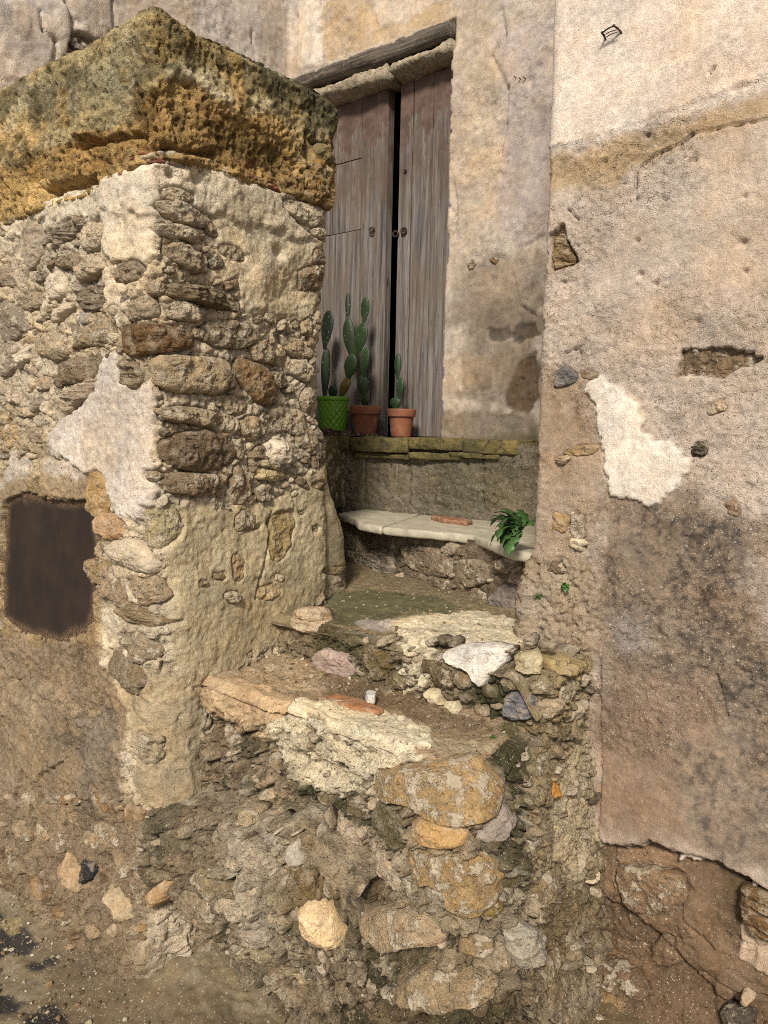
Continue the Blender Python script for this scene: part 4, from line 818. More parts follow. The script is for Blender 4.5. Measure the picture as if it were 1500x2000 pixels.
for spec, col, prot, kind in [
    ((685, 1621, 72, 52, 8), C(198, 174, 142), .034, 'stone'), ((758, 1677, 88, 46, 24), C(192, 168, 138), .036, 'stone'), ((769, 1607, 76, 86, 12), C(112, 102, 70), .036, 'porous'), ((858, 1738, 50, 48, 0), C(168, 156, 128), .03, 'stone'), ((800, 1722, 50, 30, 30), C(186, 172, 146), .024, 'stone'),
    ((980, 1612, 72, 54, -35), C(154, 138, 124), .02, 'clean'), ((460, 1768, 60, 34, 10), C(194, 174, 142), .034, 'stone'), ((292, 1860, 24, 30, 0), C(160, 130, 92), .03, 'stone'), ((541, 1876, 50, 38, 15), C(180, 160, 120), .04, 'stone'), ((586, 1905, 18, 18, 0), C(200, 176, 132), .03, 'clean'),
    ((490, 1590, 34, 26, 0), C(190, 166, 126), .03, 'stone'), ((530, 1555, 28, 34, 0), C(196, 172, 134), .03, 'stone'), ((340, 1640, 60, 50, 0), C(134, 120, 90), .02, 'porous'), ((480, 1660, 120, 50, 20), C(172, 154, 128), .024, 'stone'), ((420, 1730, 80, 60, 10), C(150, 130, 96), .03, 'stone'),
    ((390, 1790, 50, 50, 0), C(158, 136, 104), .03, 'stone'), ((580, 1665, 36, 50, 0), C(186, 172, 150), .03, 'clean'), ((600, 1720, 40, 60, 0), C(140, 114, 72), .02, 'porous'), ((500, 1820, 60, 40, -10), C(176, 156, 132), .03, 'stone'), ((520, 1700, 40, 36, 0), C(160, 142, 112), .02, 'stone'),
    ((875, 1790, 60, 36, 20), C(164, 144, 108), .03, 'stone'), ((1083, 1543, 18, 36, 8), C(200, 134, 56), .014, 'clean'), ((1040, 1440, 56, 40, 10), C(130, 116, 96), .02, 'stone'), ((1050, 1490, 50, 50, 0), C(150, 134, 100), .02, 'stone'), ((1040, 1640, 40, 60, 0), C(176, 156, 120), .018, 'stone'), ((1010, 1700, 50, 50, 0), C(112, 100, 66), .02, 'porous'),
    ((960, 1770, 40, 50, 0), C(150, 122, 66), .02, 'stone'), ((1000, 1560, 40, 44, 0), C(132, 120, 80), .02, 'porous'), ((1100, 1640, 50, 70, 0), C(186, 164, 126), .012, 'stone'), ((1060, 1740, 50, 60, 0), C(166, 142, 102), .02, 'stone'), ((1130, 1590, 40, 60, 0), C(190, 168, 130), .01, 'stone'), ((930, 1840, 70, 40, 15), C(150, 124, 86), .03, 'stone'), ((1060, 1900, 60, 50, 0), C(150, 126, 88), .03, 'stone'),
    ((700, 1580, 40, 30, 0), C(120, 104, 74), .02, 'stone'), ((640, 1560, 36, 28, 0), C(130, 112, 82), .02, 'stone'), ((580, 1530, 34, 26, 20), C(124, 106, 78), .02, 'stone'), ((400, 1385, 40, 26, 0), C(186, 158, 118), .02, 'stone'), ((460, 1430, 50, 30, 25), C(152, 128, 96), .016, 'stone'), ((540, 1490, 40, 30, 25), C(150, 126, 94), .02, 'stone'), ((610, 1520, 30, 24, 0), C(220, 204, 170), .02, 'stone')]:
    (MOVED.append((spec, col, prot, kind)) if spec[0] < 640 and spec[1] > 1585 else T(spec, col, prot, kind))
rub2 = [C(160, 142, 114), C(140, 122, 94), C(184, 164, 134), C(122, 106, 80), C(200, 182, 152)]
scatter(F1, 620, 960, 1560, 1960, 50, 9, 26, rub2, 'step1', 61, prot=(.008, .022), gap=.002)
scatter(F1, 990, 1165, 1420, 1900, 30, 12, 28, rub2, 'step1', 62, prot=(.008, .024), gap=.002)
scatter(F1, 380, 760, 1420, 1570, 40, 8, 20, rub2, 'step1', 63, prot=(.006, .02), gap=.002)
G5.h += relief(G5.P0, G5.rough, 102, .020, .017, .009, 6, 16, 46) + .016*terr(fbm(G5.P0, 15, 3, 105), 3, .12)
G5.h += np.where(G5.S < 1.0, 1, 1)*.008*np.clip(fbm(G5.P0, 60, 2, 106), 0, 1)
low5 = sst(Z1 - .02, Z1 - .10, G5.Z)*(1 - .62*sst(1.10, 1.22, G5.S)); G5.h *= 1 - .4*sst(1.10, 1.22, G5.S)
kc = np.zeros(G5.S.shape); w_, m_, _ = G5.mask(F1.poly([(540, 1405), (600, 1378), (680, 1378), (770, 1398), (850, 1440), (850, 1470), (815, 1490), (748, 1520), (738, 1575), (700, 1560), (640, 1556), (605, 1535), (570, 1505), (540, 1450)]), .004, .014); kc[w_] = m_
G5.c = G5.c*(1 - kc[..., None]) + crust*kc[..., None]; low5 = low5*(1 - .8*kc); G5.h += .008*kc + kc*.010*terr(fbm(G5.P0, 20, 3, 720), 3, .06)
ck, ci = chunks(G5.P0, 13, 660, .040, .030, .12); G5.h += low5*ck; G5.c *= (1 + low5*.32*(ci - .5))[..., None]
ck, ci = chunks(G5.P0, 36, 680, .016, .012); G5.h += low5*ck; G5.c *= (1 + low5*.30*(ci - .5))[..., None]
for sd_, cc_, lo_, am_ in ((690, C(74, 70, 44), .10, .75), (694, C(206, 190, 160), .16, .6), (697, C(120, 98, 72), .08, .5)):
    ms = sst(lo_, lo_ + .28, fbm(G5.P0, 8, 3, sd_) + .45*fbm(G5.P0, 34, 3, sd_+1, .6))[..., None]*am_*low5[..., None]; G5.c = G5.c*(1 - ms) + cc_*ms
G5.paint([(940, 1430), (1010, 1420), (1040, 1500), (1020, 1580), (985, 1700), (965, 1640), (985, 1560), (965, 1500)], C(62, 62, 34), .02, .04, .8, vary=.3)
G5.paint([(1070, 1420), (1180, 1330), (1180, 1660), (1110, 1720), (1075, 1600)], C(198, 178, 142), .02, .05, .7, vary=.3)
G5.paint([(560, 1500), (640, 1545), (740, 1570), (720, 1610), (600, 1560)], C(66, 64, 38), .015, .03, .7, vary=.3)
G5.seat(.008, .005)
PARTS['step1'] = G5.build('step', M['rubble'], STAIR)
G6.h += .010*fbm(G6.P0, 6, 3, 112) + G6.rough*(.005*fbm(G6.P0, 24, 3, 113) + .009*terr(fbm(G6.P0, 14, 3, 114), 3, .08))*sst(1.32, 1.36, G6.Z) + .004*terr(fbm(G6.P0, 40, 2, 115), 3, .15)
for a in ([(640, 1400), (700, 1440), (720, 1480)], [(760, 1395), (800, 1430)], [(480, 1350), (540, 1400)]): G6.crack(a, .004, .008)
G6.build('tread', M['mortar'], STAIR)

# worn lowest step: a bulging footing in front of the first tread
Z0 = .56
def s0_shape(S, Z):
    top = np.clip((Z - (Z0 - .05))/.05, 0, 1)
    return -.04*(1 - np.sqrt(np.clip(1 - top**2, 0, 1))) + .03*np.exp(-((Z - .40)/.10)**2) - .13*sst(.30, .15, Z)*sst(.03, .16, S)
F0 = Surf([(-1.80, 1.205), (-1.42, 1.185), (-1.16, 1.21), (-1.02, 1.30), (-.98, 1.42)], [.06, .08, .05], s0_shape)
F0.tilt = lambda S, Z: .22*(np.asarray(S) - .22)*sst(.05, .5, np.asarray(Z))*(1 - sst(.60, .80, np.asarray(S))) - .10*sst(.62, .85, np.asarray(S))*sst(.1, .5, np.asarray(Z))
G11 = Grid(F0, rng_lines((0, F0.len, .0038)), rng_lines((-.1, .1, .02), (.1, Z0, .0038)), C(156, 138, 110))
F0T = Flat(Z0, lambda S, Z: .22*(S + 1.58) - .02*sst(1.25, 1.20, Z) - .10*sst(-1.25, -1.02, S) + .02*sst(1.25, 1.36, Z))
G12 = Grid(F0T, rng_lines((-1.82, -1.0, .004)), rng_lines((1.195, 1.42, .004)), C(170, 150, 120))
P = G11.paint
P([(300, 1600), (360, 1590), (375, 1660), (310, 1670)], C(116, 106, 82), .02, .03, .8)
P([(420, 1600), (600, 1620), (600, 1720), (480, 1700)], C(190, 174, 148), .02, .04, .7)
P([(250, 1800), (700, 1840), (760, 2000), (250, 2050)], C(98, 81, 58), .03, .05, .9)  # soil stain under the footing, with fading lamp light painted in as darker brown
P([(560, 1640), (660, 1640), (660, 1760), (590, 1760)], C(140, 118, 82), .02, .03, .8)
for g_, sd0 in ((G11, 740), (G12, 760)):
    for sd_, cc_, lo_, am_ in ((sd0, C(84, 80, 52), .14, .65), (sd0 + 4, C(206, 190, 162), .14, .6), (sd0 + 7, C(130, 106, 78), .10, .5)):
        ms = sst(lo_, lo_ + .28, fbm(g_.P0, 9, 3, sd_) + .45*fbm(g_.P0, 36, 3, sd_+1, .6))[..., None]*am_; g_.c = g_.c*(1 - ms) + cc_*ms
    drift(g_, sd0 + 9, .18)
for spec, col, prot, kind in MOVED: stone(F0, spec, col, prot, kind, parent='step0')
scatter(F0, 300, 720, 1600, 1960, 60, 9, 30, rub2, 'step0', 66, prot=(.006, .022), gap=.002)
ck, ci = chunks(G11.P0, 11, 770, .045, .030, .10); G11.h += ck; G11.c *= (1 + .25*(ci - .5))[..., None]
ck, ci = chunks(G11.P0, 34, 780, .012, .010); G11.h += ck*.9; G11.c *= (1 + .25*(ci - .5))[..., None]
G11.h += relief(G11.P0, 1, 772, .02, .014, .007, 6, 16, 46)
G11.h *= 1 - .6*sst(Z0 - .04, Z0, G11.Z)
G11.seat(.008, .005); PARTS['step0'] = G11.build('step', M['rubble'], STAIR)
G12.h += .010*fbm(G12.P0, 8, 3, 790) + .006*fbm(G12.P0, 26, 3, 791) + .009*terr(fbm(G12.P0, 16, 3, 792), 3, .1) + .004*fbm(G12.P0, 60, 2, 793)
G12.build('tread', M['rubble'], STAIR)

# second step
Y2 = 1.60
def s2_shape(S, Z): 
    a = .02*np.exp(-((S - .8)/.15)**2); top = np.clip((Z - (Z2 - .03))/.03, 0, 1)
    return a - .03*(1 - np.sqrt(np.clip(1 - top**2, 0, 1)))
F2 = Surf([(XL, 1.62), (-1.25, 1.585), (XR - .02, 1.63), (XR - .012, 2.0)], [.05, .06], s2_shape)
G7 = Grid(F2, rng_lines((0, F2.len, .0038)), rng_lines((Z1 - .06, Z2, .0038)), C(148, 130, 100))
F2T = Flat(Z2, lambda S, Z: -.09*sst(XR - .12, XR - .02, S)**1.5 - .02*sst(1.63, 1.60, Z)*1 + .02*sst(1.8, 2.2, Z))
G8 = Grid(F2T, rng_lines((-2.6, XL, .02), (XL, XR - .03, .005)), rng_lines((1.585, 2.7, .005)), C(150, 132, 98))
for g_ in (G7, G8):
    P = g_.paint
    P([(740, 1222), (800, 1196), (880, 1205), (930, 1195), (985, 1205), (1040, 1235), (1045, 1258), (1000, 1270), (900, 1262), (850, 1270), (800, 1290), (790, 1260), (765, 1235)], crust, .003, .012, 1, .010, .9)
    P([(640, 1160), (720, 1150), (850, 1165), (900, 1190), (850, 1205), (760, 1215), (700, 1235), (650, 1215)], C(102, 98, 66), .015, .025, .9, 0, .5)
    P([(690, 1215), (760, 1212), (772, 1235), (740, 1245), (700, 1238)], C(172, 160, 150), .006, .01, .85, .004, .3)
    P([(780, 1300), (830, 1270), (860, 1290), (830, 1350), (790, 1355)], crust, .004, .012, .85, .006)
P = G7.paint
P([(640, 1240), (760, 1250), (780, 1330), (700, 1340), (640, 1300)], C(112, 100, 66), .015, .03, .8)
P([(920, 1340), (1000, 1320), (1040, 1420), (960, 1420)], C(84, 80, 44), .015, .03, .85)
P([(600, 1180), (650, 1180), (660, 1250), (620, 1270)], C(96, 88, 52), .015, .03, .7)
P([(1040, 1260), (1180, 1270), (1180, 1420), (1060, 1420)], C(172, 152, 114), .02, .03, .85)
drift(G7, 121, .2); drift(G8, 131, .16)
U = lambda *a, **k: stone(F2, *a, parent='step2', **k)
for spec, col, prot, kind, fl in [
    ([(868, 1272), (900, 1260), (960, 1256), (1006, 1264), (988, 1298), (962, 1318), (946, 1344), (926, 1330), (915, 1306), (880, 1296)], C(226, 216, 200), .03, 'clean', 3.4),
    ([(612, 1275), (640, 1264), (680, 1276), (704, 1300), (690, 1322), (640, 1318), (612, 1300)], C(178, 152, 136), .03, 'clean', 2.4),
    ([(570, 1195), (590, 1186), (625, 1188), (635, 1215), (630, 1240), (595, 1238), (572, 1215)], C(222, 192, 150), .03, 'strata', 2.6),
    ([(1000, 1280), (1035, 1268), (1062, 1280), (1060, 1310), (1030, 1318), (1008, 1300)], C(188, 172, 132), .026, 'clean', 3),
    ([(1070, 1290), (1100, 1272), (1128, 1290), (1124, 1318), (1085, 1320)], C(172, 148, 98), .026, 'clean', 3),
    ([(985, 1350), (1045, 1345), (1052, 1400), (990, 1408)], C(124, 120, 120), .022, 'strata', 4)]:
    U(spec, col, prot, kind, flat=fl)
for spec, col, prot, kind in [((866, 1322, 50, 38, 10), C(118, 98, 68), .028, 'stone'), ((905, 1328, 36, 32, 0), C(142, 118, 82), .03, 'stone'), ((735, 1294, 60, 60, 0), C(128, 108, 68), .024, 'porous'), ((1074, 1384, 54, 36, 0), C(188, 164, 128), .02, 'stone'), ((840, 1300, 40, 30, 0), C(112, 94, 62), .024, 'stone'), ((1000, 1330, 40, 34, 0), C(150, 132, 100), .022, 'stone'),
    ((960, 1350, 34, 30, 0), C(118, 106, 66), .02, 'porous'), ((780, 1330, 40, 34, 0), C(132, 112, 74), .024, 'stone'), ((690, 1250, 36, 30, 0), C(110, 100, 66), .02, 'porous'), ((850, 1360, 40, 24, 20), C(216, 196, 152), .03, 'clean'), ((885, 1388, 30, 40, -30), C(220, 202, 162), .024, 'clean'), ((1060, 1340, 44, 34, 0), C(160, 142, 108), .02, 'stone'), ((1110, 1350, 40, 40, 0), C(176, 158, 122), .016, 'stone'), ((640, 1340, 36, 24, 0), C(160, 140, 118), .02, 'stone')]:
    U(spec, col, prot, kind)
scatter(F2, 600, 1150, 1250, 1410, 55, 9, 24, rub2, 'step2', 64, prot=(.010, .028), gap=.001)
ck, ci = chunks(G7.P0, 30, 700, .016, .012); l7 = sst(Z2 - .015, Z2 - .05, G7.Z); G7.h += l7*ck; G7.c *= (1 + l7*.3*(ci - .5))[..., None]
G7.h += relief(G7.P0, G7.rough, 122, .014, .014, .008, 6, 18, 50) + .012*terr(fbm(G7.P0, 20, 3, 125), 3, .12)
G7.paint([(920, 1330), (985, 1310), (1000, 1400), (960, 1425), (900, 1390)], C(62, 62, 34), .02, .04, .8, vary=.3)
G7.paint([(640, 1230), (720, 1240), (760, 1300), (680, 1330), (630, 1280)], C(84, 80, 50), .02, .04, .7, vary=.3)
G7.seat(.008, .005); PARTS['step2'] = G7.build('step', M['rubble'], STAIR)
G8.h += .008*fbm(G8.P0, 6, 3, 132) + G8.rough*(.005*fbm(G8.P0, 24, 3, 133) + .009*terr(fbm(G8.P0, 15, 3, 134), 3, .08))*sst(1.6, 1.64, G8.Z) + .003*terr(fbm(G8.P0, 45, 2, 135), 3, .15)
G8.build('tread', M['mortar'], STAIR)

# third riser, under the pale slab
F3 = Surf([(-2.75, 2.60), (-1.02, 2.09), (-.9, 2.06)], [.05])
G9 = Grid(F3, rng_lines((0, F3.len, .006)), rng_lines((Z2 - .06, Z3 - .012, .006)), C(134, 116, 92))
G9.paint([(640, 1080), (700, 1080), (700, 1170), (640, 1160)], C(130, 112, 80), .02, .02, .8)
G9.paint([(750, 1085), (800, 1085), (790, 1110)], C(96, 92, 60), .02, .02, .7)
drift(G9, 141, .16)
V_ = lambda *a, **k: stone(F3, *a, parent='riser3', **k)
for spec, col, prot, kind, fl in [([(700, 1075), (765, 1068), (772, 1125), (755, 1135), (702, 1132)], C(136, 122, 104), .018, 'strata', 5), ([(785, 1062), (850, 1068), (885, 1095), (880, 1130), (830, 1125), (785, 1100)], C(144, 122, 98), .016, 'stone', 3.5),
    ([(940, 1198), (962, 1165), (985, 1138), (1008, 1150), (1014, 1200)], C(142, 128, 116), .03, 'clean', 3), ([(960, 1100), (985, 1085), (1015, 1090), (1018, 1115), (985, 1124)], C(138, 112, 86), .026, 'stone', 2.6), ([(885, 1090), (950, 1095), (955, 1140), (900, 1150)], C(150, 130, 104), .012, 'stone', 4)]:
    V_(spec, col, prot, kind, flat=fl)
for spec, col in (((908, 1186, 28, 22, 0), C(150, 128, 100)), ((830, 1150, 60, 24, 10), C(140, 118, 90)), ((660, 1110, 40, 40, 0), C(142, 124, 92)), ((760, 1150, 40, 20, 0), C(120, 104, 76)), ((930, 1165, 34, 30, 0), C(146, 124, 96)), ((860, 1140, 40, 24, 0), C(132, 110, 84)), ((1010, 1130, 30, 30, 0), C(150, 130, 104))): V_(spec, col, .014, 'stone')
scatter(F3, 650, 1010, 1070, 1190, 22, 9, 20, rub2, 'riser3', 65, prot=(.006, .016))
G9.h += relief(G9.P0, 1, 142, .012, .010, .005) + .008*terr(fbm(G9.P0, 16, 3, 144), 3, .12); G9.seat(.008, .005)
PARTS['riser3'] = G9.build('riser', M['mortar'], STAIR)

# riser under the threshold
F4 = Surf([(-2.86, 2.62), (-.92, 2.62)], [])
G10 = Grid(F4, rng_lines((0, F4.len, .0065)), rng_lines((Z3 - .06, Z4 - .02, .0065)), C(128, 118, 98))
G10.paint([(650, 890), (720, 885), (715, 990), (660, 990)], C(150, 136, 108), .01, .02, .8)
G10.paint([(700, 885), (860, 885), (850, 905), (705, 915)], C(186, 174, 146), .006, .02, .5, vary=.7)
G10.paint([(840, 880), (1010, 880), (1010, 990), (860, 1000)], C(108, 100, 76), .02, .03, .7)
G10.paint([(700, 870), (1000, 870), (1000, 886), (700, 886)], C(92, 84, 48), .012, .02, .8, vary=.4)
for a in ([(660, 890), (664, 990)], [(712, 890), (708, 980)], [(795, 890), (800, 990)], [(760, 910), (750, 940)], [(905, 885), (915, 920)], [(945, 890), (940, 990)]): G10.crack(a, .006, .016, .012)
drift(G10, 151, .2)
G10.h += relief(G10.P0, 1, 152, .014, .008, .004) + .006*fbm(G10.P0, 1.0, 3, 153, stretch=(16, 16, 60))
G10.build('riser', M['mortar'], STAIR)
slab_box('landing', -2.84, -.93, 2.64, 2.84, Z3, Z4 - .012, M['stone'], STAIR, C(120, 104, 70))
slab_box('landing', -2.84, -2.3, 1.92, 2.64, Z3, Z4 - .012, M['stone'], STAIR, C(120, 104, 70))

# threshold slabs: mossy split stones
F5 = Flat(Z4 - .05)
def plank_stone(name, outline, z0, z1, col, mat, parent, seed, amp=.006, sub=.02, sag=None):
    o = np.array(outline); n = len(o); cl = np.concatenate([o, o[:1]]); L = np.concatenate([[0], np.cumsum(np.linalg.norm(np.diff(cl, axis=0), axis=1))])
    m = max(16, int(L[-1]/sub)); t_ = np.linspace(0, L[-1], m, endpoint=False); q = np.stack([np.interp(t_, L, cl[:, 0]), np.interp(t_, L, cl[:, 1])], 1)
    c = q.mean(0); R = 12; V = []; H = z1 - z0
    rings = [(r, z1) for r in np.linspace(.04, .96, R)] + [(.985, z1 - H*.05), (1.0, z1 - H*.25), (1.005, z1 - H*.5), (1.0, z1 - H*.75), (.985, z0 + H*.04), (.96, z0), (.5, z0)]
    for r, z in rings:
        p = c + r*(q - c); V.append(np.stack([p[:, 0], p[:, 1], np.full(m, z)], 1))
    V = np.array(V); nz = fbm(V, 1.0, 3, seed, stretch=(14, 14, 40)); n2 = fbm(V, 60, 2, seed+1)
    V[..., 2] += amp*nz + amp*.4*n2
    d = V[..., :2] - c; l = np.linalg.norm(d, axis=-1, keepdims=True) + 1e-6
    V[R:, :, :2] += (d/l*(amp*1.6*terr(fbm(V, 24, 3, seed+2, stretch=(1, 1, 2.5)), 3, .15)[..., None]))[R:]
    if sag is not None: V[..., 2] += sag(V[..., 0], V[..., 1])
    nr = len(rings); idx = np.arange(nr*m).reshape(nr, m); nx = np.roll(idx, -1, 1)
    F = np.stack([idx[:-1], idx[1:], nx[1:], nx[:-1]], -1).reshape(-1, 4); VV = np.concatenate([V.reshape(-1, 3), V[0].mean(0)[None], V[-1].mean(0)[None]])
    T3 = np.concatenate([F[:, [0, 1, 2]], F[:, [0, 2, 3]], np.stack([np.full(m, nr*m), idx[0], nx[0]], -1), np.stack([np.full(m, nr*m + 1), nx[-1], idx[-1]], -1)])
    return obj(name, mesh_np(name, VV, T3), mat, parent, col)
def ccw(pts):
    p = np.array(pts); a = np.sum(p[:, 0]*np.roll(p[:, 1], -1) - np.roll(p[:, 0], -1)*p[:, 1]); return p if a > 0 else p[::-1]
mm_, t, b = nt('mossy_stone'); tc = nd(t, 'ShaderNodeTexCoord').outputs['Object']
a1 = noise(t, tc, 7, 5, .6); a2 = noise(t, tc, 40, 5, .65); a3 = noise(t, tc, 150, 3, .6)
c = mixc(t, mrange(t, a1, .38, .6, 0, 1), C(88, 80, 44), C(132, 112, 58)); c = mixc(t, mrange(t, a2, .5, .64, 0, .85), c, C(58, 54, 28)); c = mixc(t, mrange(t, a3, .6, .7, 0, .5), c, C(176, 164, 122))
lk(t, c, b.inputs['Base Color']); b.inputs['Roughness'].default_value = .95; bump(t, b, mth(t, 'ADD', a2, a3), .9, .006); M['mossy'] = mm_
xs = [on_plane(x, 862, 1, 2.60)[0] for x in (560, 690, 800, 905, 1010)]
for i in range(4):
    x0, x1 = xs[i] + .003, xs[i+1] - .003; f0, f1 = (2.578, 2.57, 2.582, 2.592, 2.60)[i], (2.57, 2.582, 2.592, 2.60, 2.605)[i]
    plank_stone('threshold_stone', ccw([(x0, f0), (.5*(x0+x1), .5*(f0+f1) - .008), (x1, f1), (x1, 2.86), (x0, 2.86)]), Z4 - (.062, .066, .050, .056)[i], Z4 + (0, -.003, -.002, -.004)[i]*1.0, None, M['mossy'], STAIR, 160 + i, .006)
for i, (x0, x1, dz, th) in enumerate(((800, 900, .068, .022), (880, 975, .060, .018), (690, 800, .074, .022))):
    a_, b_ = on_plane(x0, 870, 1, 2.6)[0], on_plane(x1, 870, 1, 2.6)[0]
    plank_stone('threshold_stone', ccw([(a_, 2.59), (b_, 2.598), (b_, 2.8), (a_, 2.8)]), Z4 - dz - th, Z4 - dz + .004, None, M['mossy'], STAIR, 170 + i, .005)
# pale stone slab
ma, t, b = nt('pale_slab'); tc = nd(t, 'ShaderNodeTexCoord').outputs['Object']
a1 = noise(t, tc, 8, 6, .65); a2 = noise(t, scaled(t, tc, (30, 60, 30)), 1.0, 5, .6, .5); a3 = noise(t, tc, 180, 3, .6)
c = mixc(t, mrange(t, a1, .35, .65, 0, 1), C(176, 164, 136), C(212, 200, 172)); c = mixc(t, mrange(t, a2, .5, .68, 0, .6), c, C(140, 132, 104)); c = mixc(t, mrange(t, a1, .56, .7, 0, .6), c, C(150, 146, 112))
lk(t, c, b.inputs['Base Color']); b.inputs['Roughness'].default_value = .7; bump(t, b, mth(t, 'ADD', a2, a3), .5, .003); M['slab'] = ma
sp = lambda x, y, z=Z3: tuple(on_plane(x, y, 2, z)[:2])
A = [sp(692, 1012), sp(700, 1021), sp(745, 1029), (-1.90, 2.645), (-2.2, 2.645), (-2.14, 2.40)]
B = [sp(747, 1029.3), sp(840, 1037), sp(925, 1046), sp(975, 1064), sp(1000, 1072), (-1.02, 2.02), (-.96, 2.1), (-.96, 2.66), (-1.6, 2.66), (-1.894, 2.645)]
sag = lambda x, y: -.006*sst(-1.3, -1.05, x)
plank_stone('tread_slab', ccw(A), Z3 - .030, Z3, None, M['slab'], STAIR, 180, .0022, .012)
plank_stone('tread_slab', ccw(B), Z3 - .030, Z3, None, M['slab'], STAIR, 182, .0022, .012, sag)

# ================================================================== door, lintel
DY = 2.875
mw, t, b = nt('weathered_wood'); tc = nd(t, 'ShaderNodeTexCoord').outputs['Object']; oi = nd(t, 'ShaderNodeObjectInfo')
off = nd(t, 'ShaderNodeVectorMath', operation='SCALE'); off.inputs[0].default_value = (3.1, 1.3, 4.7); lk(t, oi.outputs['Random'], off.inputs['Scale'])
ad = nd(t, 'ShaderNodeVectorMath', operation='ADD'); lk(t, tc, ad.inputs[0]); lk(t, off.outputs[0], ad.inputs[1]); vv = ad.outputs[0]
g1 = noise(t, scaled(t, vv, (60, 60, 2.2)), 1.0, 6, .65, .5); g2 = noise(t, scaled(t, vv, (240, 240, 6)), 1.0, 4, .6); g3 = noise(t, scaled(t, vv, (14, 14, 3)), 1.0, 4, .6)
g4 = noise(t, scaled(t, vv, (90, 90, 9)), 1.0, 3, .6, .3)
c = mixc(t, mrange(t, g1, .34, .66, 0, 1), C(62, 57, 54), C(144, 132, 122)); c = mixc(t, mrange(t, g3, .48, .62, 0, .65), c, C(114, 97, 80)); c = mixc(t, mrange(t, g3, .30, .42, .6, 0), c, C(88, 86, 92))
c = mixc(t, mrange(t, g2, .56, .68, 0, .7), c, C(50, 43, 38)); c = mixc(t, mrange(t, g4, .66, .72, 0, .9), c, C(40, 32, 26))
sx = nd(t, 'ShaderNodeSeparateXYZ'); lk(t, tc, sx.inputs[0])
hgt = mth(t, 'ADD', sx.outputs[2], mth(t, 'ADD', mth(t, 'MULTIPLY', mth(t, 'SUBTRACT', noise(t, scaled(t, tc, (9, 9, 4)), 1.0, 6, .7), .5), 1.1), mth(t, 'MULTIPLY', mth(t, 'SUBTRACT', g2, .5), .35)))
paint = mrange(t, hgt, 2.86, 2.93, 0, .95); pc = mixc(t, mrange(t, noise(t, tc, 20, 4, .6), .4, .6, 0, 1), C(84, 62, 50), C(108, 84, 70)); c = mixc(t, paint, c, pc)
brn = mth(t, 'MULTIPLY', mrange(t, hgt, 2.62, 2.75, 0, 1), mrange(t, hgt, 2.86, 2.80, 0, 1)); c = mixc(t, mth(t, 'MULTIPLY', brn, .6), c, C(88, 68, 52))
lk(t, c, b.inputs['Base Color']); b.inputs['Roughness'].default_value = .85; bump(t, b, mth(t, 'ADD', mth(t, 'MULTIPLY', g1, .8), mth(t, 'MULTIPLY', g2, .6)), .8, .004); M['wood'] = mw
def board(name, x0, x1, z0, z1, y0, y1, mat, parent, bev=.003, seed=0, lean=0):
    r = random.Random(seed); b2 = bev; V = []; n = 14
    for i in range(n + 1):
        z = z0 + (z1 - z0)*i/n; j = r.uniform(-.0012, .0012); k = r.uniform(-.0012, .0012)
        for x, y in ((x0 + j, y0 + b2), (x0 + b2 + j, y0), (x1 - b2 + k, y0), (x1 + k, y0 + b2), (x1, y1), (x0, y1)): V.append((x, y + lean*(x - x0), z))
    F = [(i*6 + a, i*6 + (a+1) % 6, (i+1)*6 + (a+1) % 6, (i+1)*6 + a) for i in range(n) for a in range(6)]
    F += [tuple(range(5, -1, -1)), tuple(range(n*6, n*6 + 6))]
    return pyobj(name, V, F, mat, parent)
dx = lambda x, y=500: on_plane(x, y, 1, DY)[0]
dz = lambda x, y: on_plane(x, y, 1, DY)[2]
DT = dz(765, 155) + .03; DB = Z4 + .004
gap0, gap1 = dx(755, 450), dx(776, 450)
LL = slab_box('door_leaf', dx(562), gap0 - .004, DY + .031, DY + .046, DB + .004, DT - .004, M['wood'], HOUSE)
RL = slab_box('door_leaf', gap1 + .004, dx(888), DY + .033, DY + .046, DB + .004, DT - .004, M['wood'], HOUSE)
def door_board(leaf, *a, **k): return hang(board(*a, **k), leaf)
zr1, zr2, zr3 = dz(690, 312), dz(690, 450), dz(690, 462)
xsL = [dx(560), dx(604), dx(646), dx(702), dx(731), gap0]
for i in range(3):                               # boards of the left leaf, pieced at the old repair
    for j, (za, zb) in enumerate(((DB, zr2 - .002), (zr2 + .002, zr1 - .002), (zr1 + .002, DT))):
        door_board(LL, 'plank', xsL[i] + .0015, xsL[i+1] - .0015, za, zb, DY + .004 + .002*((i+j) % 2), DY + .03, M['wood'], None, .002, i*7 + j)
door_board(LL, 'plank', xsL[3] + .001, xsL[4] - .001, DB, DT, DY + .003, DY + .03, M['wood'], None, .003, 31)
door_board(LL, 'stile', xsL[4], gap0, DB, DT, DY - .006, DY + .04, M['wood'], None, .005, 32)
xr_ = [gap1, dx(800), dx(838), dx(890)]
for i in range(3): door_board(RL, 'plank', xr_[i] + .0012, xr_[i+1] - .0012, DB, DT, DY + (.000, .004, .003)[i], DY + .032, M['wood'], None, .003, 40 + i)
mi, t, b = nt('old_iron'); tc = nd(t, 'ShaderNodeTexCoord').outputs['Object']; ni = noise(t, tc, 90, 4, .6)
lk(t, mixc(t, mrange(t, ni, .4, .6, 0, 1), C(34, 28, 24), C(78, 54, 38)), b.inputs['Base Color']); b.inputs['Roughness'].default_value = .6; b.inputs['Metallic'].default_value = .5; M['iron'] = mi
